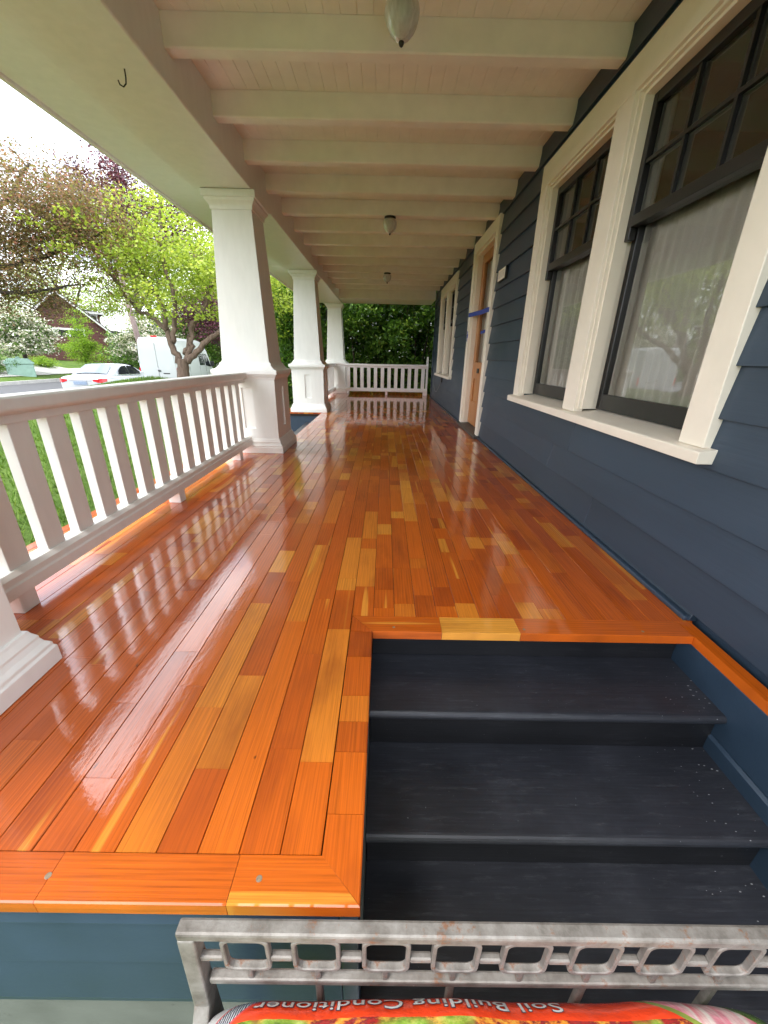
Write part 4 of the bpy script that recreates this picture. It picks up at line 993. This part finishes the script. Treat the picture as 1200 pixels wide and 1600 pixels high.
hwin(-.03, -1.7, 1.3, 1.75, 2.25, 3, hsb)
dm = MB().box(1.2, 2.8, 2.2, 5.0, 2.6, 3.9); d_ = build(dm, 'dormer', brown, hsb)
build(MB().prism([(1.2, 3.9), (1.2, 4.1), (3.1, 3.85), (3.1, 3.7)], 'Y', 1.9, 5.3), 'dormer_roof', roofm, hsb)
build(MB().box(1.15, 3.15, 1.86, 1.9, 3.70, 3.88), 'dormer_fascia', MT['white'], hsb)
hwin(2.18, 1.5, 2.6, 3.0, 3.6, 2, hsb)
build(MB().box(2.92, 6.5, 3.0, 8.0, -.6, 2.1), 'garage', paint('grey_garage', (.26, .25, .22), .8, .1, .1, 3.), hsb)
build(MB().prism([(2.3, 2.1), (2.3, 2.6), (6.8, 2.15), (6.8, 2.1)], 'Y', 2.7, 8.2), 'garage_roof', roofm, hsb)

hw_ = thing('pale_house', (-25.6, 25.6, .1), 'pale blue white house corner with vertical trim behind the shrub', 'house', rz=R(42), local=True)
build(MB().box(-5, 0, 0, 6, -.5, 3.2), 'wall', paint('pale_blue_siding', (.42, .50, .58), .7, .06, .1, 3.), hw_)
for x in (-.18, -.75, -1.4): build(MB().box(x, x + .16, -.04, -.001, -.4, 3.1), 'trim_board', MT['white'], hw_)
build(MB().prism([(-5.3, 3.2), (-2.5, 5.0), (.3, 3.2)], 'Y', -.3, 6.3), 'roof', roofm, hw_)

gc = thing('utility_cabinet', (-21.3, 24.0, GZ(-21.3, 24.0)), 'pale green metal utility cabinet with ridged top on the far lawn', 'cabinet', rz=R(40), local=True)
gm = paint('pale_green_enamel', (.26, .40, .34), .45, .08, .05, 6.)
build(MB().box(-.62, .62, -.4, .4, -.1, .62), 'body', gm, gc, bevel=.03)
build(MB().prism([(-.68, .621), (.68, .621), (.68, .70), (.45, .93), (-.45, .93), (-.68, .70)], 'Y', -.45, .45), 'lid', gm, gc, bevel=.03)
build(MB().prism([(-.12, .935), (.12, .935), (.06, 1.03), (-.06, 1.03)], 'Y', -.1, .1), 'vent', gm, gc, bevel=.01)
build(MB().box(-.45, .45, -.412, -.401, .08, .52), 'door', gm, gc, bevel=.008)

up_ = thing('utility_pole', (-13.95, 24.2, GZ(-13.95, 24.2)), 'leaning weathered wooden utility pole beside the white van', 'pole')
pb = Vector((-13.95, 24.2, GZ(-13.95, 24.2) - .2))
build(MB().tube([pb, pb + Vector((-.35, 0, 4)), pb + Vector((-.75, 0, 9.6))], [.16, .14, .11], 12), 'shaft', bark('grey_pole_wood', (.16, .11, .10), (.30, .23, .21)), up_, smooth=True)
build(MB().box(-15.7, -13.6, 24.08, 24.2, 8.1, 8.24), 'cross_arm', MT['barkd'], up_)
wm = plain('black_wire', (.015, .015, .015), .6)
for i, (p, q, sag, lab) in enumerate((((-15.6, 24.1, 8.3), (-22, -12, 8.2), 1.1, 'thin black overhead wire, uppermost, running past the trees'), ((-14.6, 24.1, 8.3), (-20.6, -12, 7.9), 1.2, 'thin black overhead wire below the uppermost one'),
                                      ((-14.4, 24.2, 6.2), (1.1, 9.9, 5.3), .6, 'thin black service wire from the pole to the house'))):
    pts = [Vector(p).lerp(Vector(q), t) - Vector((0, 0, sag * 4 * t * (1 - t))) for t in np.linspace(0, 1, 25)]
    tag(build(MB().tube(pts, .012, 5), 'overhead_wire', wm, None, smooth=True), lab, 'wire')

# ------------------------------------------------------------------ vehicles (local frame: +y is forward, rear bumper at y=0, z=0 on the road)
cw_ = NT('white_car_paint'); cw_.set(Base_Color=(.44, .46, .49), Roughness=.25, Coat_Weight=.8, Coat_Roughness=.04); CWH = cw_.m
vw_ = NT('white_van_paint'); vw_.set(Base_Color=(.37, .39, .385), Roughness=.35, Coat_Weight=.4); VWH = vw_.m
cdark = plain('dark_car_glass', (.012, .016, .018), .05); crear = plain('tinted_rear_glass', (.10, .13, .15), .04)
red = plain('tail_lamp_red', (.55, .012, .022), .15); black = plain('black_rubber', (.012, .012, .012), .7); alloy = plain('alloy', (.5, .5, .52), .3, .8); plate = paint('plate_blue_grey', (.20, .26, .36), .4, .4, 0, 60.)
def wheel(parent, x, y, r, w):
    s = 1 if x > 0 else -1
    def ringx(prof, n=24): return [[(x + px, y + rr * math.cos(2 * math.pi * k / n), r + rr * math.sin(2 * math.pi * k / n)) for k in range(n)] for px, rr in prof]
    wh = build(MB().rings(ringx([(-w / 2, r * .66), (-w / 2, r * .94), (-w * .35, r), (w * .35, r), (w / 2, r * .94), (w / 2, r * .66)])), 'wheel', black, parent, smooth=False)
    build(MB().rings(ringx([(s * w * .30, r * .64), (s * w * .46, r * .66), (s * w * .40, r * .5), (s * w * .46, r * .12), (s * w * .44, .01)])), 'rim', alloy, wh)
def sedan(loc, rz, label, paintm, group):
    t = thing('parked_car', loc, label, 'car', group, rz, True)
    # lower body: stations (y, half width, z bottom, z shoulder, crown)
    S = [(.00, .70, .48, .84, .02), (.04, .80, .36, .90, .03), (.14, .865, .27, .955, .045), (.40, .90, .24, .985, .05), (.95, .905, .22, .985, .04), (1.6, .905, .20, .955, .03), (2.6, .905, .20, .93, .03), (3.3, .90, .20, .915, .05), (3.75, .895, .22, .86, .07), (4.3, .86, .24, .77, .07), (4.55, .76, .30, .69, .05), (4.66, .60, .40, .60, .03)]
    rr = []
    for y, w, zb, zs, cr_ in S:
        zm = zb + (zs - zb) * .55
        half = [(w * .90, zb), (w * .985, zb + .08), (w, zm), (w * .985, zs - .10), (w * .95, zs - .03), (w * .86, zs), (w * .55, zs + cr_ * .7), (0, zs + cr_)]
        rr.append([(x, y, z_) for x, z_ in half] + [(-x, y, z_) for x, z_ in reversed(half[:-1])])
    body = build(MB().rings(rr), 'body', paintm, t, smooth=True)
    md = body.modifiers.new('sub', 'SUBSURF'); md.levels = md.render_levels = 2
    C = [(.62, .70, .96, .985), (.85, .72, .97, 1.09), (1.25, .70, .96, 1.30), (1.60, .665, .95, 1.405), (2.1, .66, .94, 1.44), (2.6, .66, .93, 1.425), (2.95, .68, .92, 1.34), (3.3, .71, .91, 1.15), (3.60, .73, .90, .93)]
    rr = []
    for y, w, zb, zr in C:
        hb = max(w + .12, w); half = [(hb, zb - .06), (hb - .01, zb + .02), (w + .02 + .05 * (1 - (zr - zb) / .5), zb + (zr - zb) * .82), (w - .09, zr - .012), (w * .5, zr + .012), (0, zr + .016)]
        rr.append([(x, y, z_) for x, z_ in half] + [(-x, y, z_) for x, z_ in reversed(half[:-1])])
    cab = build(MB().rings(rr), 'cabin', paintm, t, smooth=True)
    md = cab.modifiers.new('sub', 'SUBSURF'); md.levels = md.render_levels = 2
    def sheet(name, P, mat, par, bulge=.02, n=8):
        """curved quad patch through four corners (bl, br, tr, tl), bowed outwards"""
        P = [Vector(p) for p in P]; nn = (P[1] - P[0]).cross(P[3] - P[0]).normalized(); mb = MB(); m = n + 1
        for j in range(m):
            for i in range(m):
                a, b_ = i / n, j / n; q = P[0].lerp(P[1], a).lerp(P[3].lerp(P[2], a), b_); mb.v.append(tuple(q + nn * bulge * 4 * (a * (1 - a)) ))
        mb.f = [(j * m + i, j * m + i + 1, (j + 1) * m + i + 1, (j + 1) * m + i) for j in range(n) for i in range(n)]
        return build(mb, name, mat, par, smooth=True)
    sheet('rear_window', [(-.68, .72, 1.055), (.68, .72, 1.055), (.55, 1.42, 1.402), (-.55, 1.42, 1.402)], crear, t, .045)
    sheet('windshield', [(.70, 3.50, 1.0), (-.70, 3.50, 1.0), (-.56, 2.85, 1.40), (.56, 2.85, 1.40)], cdark, t, .06)
    for s in (1, -1):
        def sd2(name, pts, mat):
            mb = MB(); mb.v = [(s * x, y, z_) for x, y, z_ in pts]; mb.f = [tuple(range(len(pts)))]; build(mb, name, mat, t, solid=.012)
        sd2('side_window', [(.827, 1.35, 1.02), (.832, 2.12, 1.005), (.715, 2.10, 1.365), (.728, 1.75, 1.345), (.775, 1.45, 1.19)], cdark)
        sd2('side_window', [(.832, 2.20, 1.003), (.835, 3.15, .985), (.80, 3.05, 1.10), (.728, 2.66, 1.335), (.715, 2.18, 1.366)], cdark)
        mb = MB().rings([[(s * x, y, z_) for x, y, z_ in q] for q in ([(.50, -.006, .80), (.50, -.006, .86), (.50, .02, .87), (.50, .02, .79)], [(.70, -.004, .74), (.70, -.002, .885), (.70, .06, .885), (.70, .06, .74)], [(.83, .06, .74), (.815, .08, .90), (.78, .12, .90), (.78, .12, .74)], [(.900, .30, .79), (.893, .34, .885), (.86, .34, .885), (.86, .30, .79)])])
        build(mb, 'tail_light', red, t, bevel=.008)
        build(MB().rings([[(s * .86, 2.93, .98), (s * .86, 3.05, .98), (s * .86, 3.05, 1.06), (s * .86, 2.93, 1.06)], [(s * 1.02, 2.95, 1.0), (s * 1.02, 3.04, 1.0), (s * 1.02, 3.04, 1.10), (s * 1.02, 2.95, 1.10)]]), 'mirror', paintm, t, bevel=.02)
        wheel(t, s * .80, .88, .33, .22); wheel(t, s * .80, 3.72, .33, .22)
    build(MB().box(-.26, .26, -.022, -.004, .66, .79), 'license_plate', plate, t, bevel=.004)
    build(MB().box(-.45, .45, -.016, .02, .815, .850), 'trunk_handle', alloy, t, bevel=.01)
    build(MB().box(-.70, .70, -.03, .10, .30, .44), 'bumper', paintm, t, bevel=.05)
    return t
def roadz(x): return float(np.interp(x, XP, ZP)) + .006
car = sedan((-12.35, 16.45, roadz(-12.3)), R(3), 'white sedan parked at the kerb seen from its rear corner', CWH, None)

def van(loc, rz):
    t = thing('white_van', loc, 'tall white cargo van parked on the street behind the forked tree', 'van', None, rz, True)
    L = [(.00, .93, .50, 2.60), (.03, .97, .46, 2.66), (.12, .99, .45, 2.70), (1.0, 1.0, .42, 2.73), (3.6, 1.0, .42, 2.70), (4.15, .98, .42, 2.62), (4.55, .96, .42, 2.36), (4.95, .955, .42, 1.86)]
    rr = []
    for y, w, zb, zr in L:
        half = [(w * .93, zb), (w, zb + .08), (w * 1.005, zb + .55), (w * .995, 1.25), (w * .93, max(1.9, zr - .55) if zr > 2.4 else zr - .25), (w * .87, zr - .16), (w * .78, zr - .03), (0, zr + .02)]
        rr.append([(x, y, z_) for x, z_ in half] + [(-x, y, z_) for x, z_ in reversed(half[:-1])])
    build(MB().rings(rr), 'body', VWH, t, bevel=.01)
    H = [(4.951, .955, .42, 1.30), (5.35, .93, .42, 1.20), (5.75, .86, .46, 1.00), (5.90, .70, .52, .86)]
    rr = []
    for y, w, zb, zr in H:
        half = [(w * .95, zb), (w, zb + .3), (w * .97, zr - .1), (w * .8, zr), (0, zr + .03)]
        rr.append([(x, y, z_) for x, z_ in half] + [(-x, y, z_) for x, z_ in reversed(half[:-1])])
    build(MB().rings(rr), 'hood', VWH, t, bevel=.02)
    for s in (-1, 1):
        x0, x1 = (s * .02, s * .90) if s > 0 else (s * .90, s * .02)
        mb = MB(); xi, xo, xt = s * .012, s * .90, s * .80
        mb.rings([[(xi, y, .60), (xo, y, .60), (xo * 1.0, y, 1.30), (xt, y, 2.42), (xi, y, 2.42)] for y in ((-.030, -.002) if s > 0 else (-.002, -.030))])
        d = build(mb, 'rear_door', VWH, t, bevel=.012)
        build(MB().box(min(s * .93, s * .985), max(s * .93, s * .985), -.02, .06, .78, 1.20), 'tail_light', red, t, bevel=.01)
        for z_ in (.8, 1.5, 2.2): build(MB().box(min(s * .90, s * .96), max(s * .90, s * .96), -.045, -.005, z_ - .05, z_ + .05), 'hinge', VWH, t, bevel=.008)
    build(MB().box(-.03, .13, -.052, -.031, 1.02, 1.09), 'door_handle', black, t, bevel=.01)
    build(MB().tube([(-.02, -.04, 1.16), (-.02, -.055, 1.16)], .05, 14), 'lock_boss', alloy, t)
    build(MB().box(.22, .56, -.036, -.0305, .90, .955), 'nameplate', black, t, bevel=.004)
    build(MB().box(-.95, .95, -.12, .05, .40, .58), 'bumper', black, t, bevel=.03)
    for s in (1, -1):
        def pl(name, pts, mat, e=.006):
            mb = MB(); mb.v = [(s * (x + e), y, z_) for x, y, z_ in pts]; mb.f = [tuple(range(len(pts)))]; build(mb, name, mat, t, solid=.01)
        pl('side_window', [(.992, 3.05, 1.30), (.99, 3.85, 1.30), (.945, 3.85, 1.93), (.945, 3.05, 1.95)], cdark)
        pl('door_window', [(.985, 3.98, 1.28), (.972, 4.78, 1.18), (.955, 4.62, 1.55), (.93, 4.30, 1.92), (.94, 3.98, 1.94)], cdark, .012)
        for y in (1.55, 2.98, 3.93): build(MB().box(min(s * .998, s * 1.006), max(s * .998, s * 1.006), y, y + .012, .55, 1.25), 'panel_seam', black, t)
        build(MB().box(min(s * 1.0, s * 1.012), max(s * 1.0, s * 1.012), .3, 4.8, .86, .93), 'rub_strip', VWH, t, bevel=.003)
        build(MB().box(min(s * 1.02, s * 1.24), max(s * 1.02, s * 1.24), 4.62, 4.80, 1.22, 1.52), 'mirror', black, t, bevel=.03)
        build(MB().tube([(s * .95, 4.75, 1.25), (s * 1.08, 4.72, 1.30)], .035, 8), 'mirror_arm', black, t)
        wheel(t, s * .88, 1.15, .35, .24); wheel(t, s * .88, 4.9, .35, .24)
    mb = MB(); mb.v = [(-.90, 4.985, 1.32), (.90, 4.985, 1.32), (.80, 4.60, 2.36), (-.80, 4.60, 2.36)]; mb.f = [(0, 1, 2, 3)]; build(mb, 'windshield', cdark, t, solid=.02)
    build(MB().box(-.15, .15, .02, .10, 2.70, 2.76), 'brake_light', red, t, bevel=.01)
    return t
van((-11.95, 21.7, roadz(-11.95)), R(3))
bpy.context.view_layer.update()
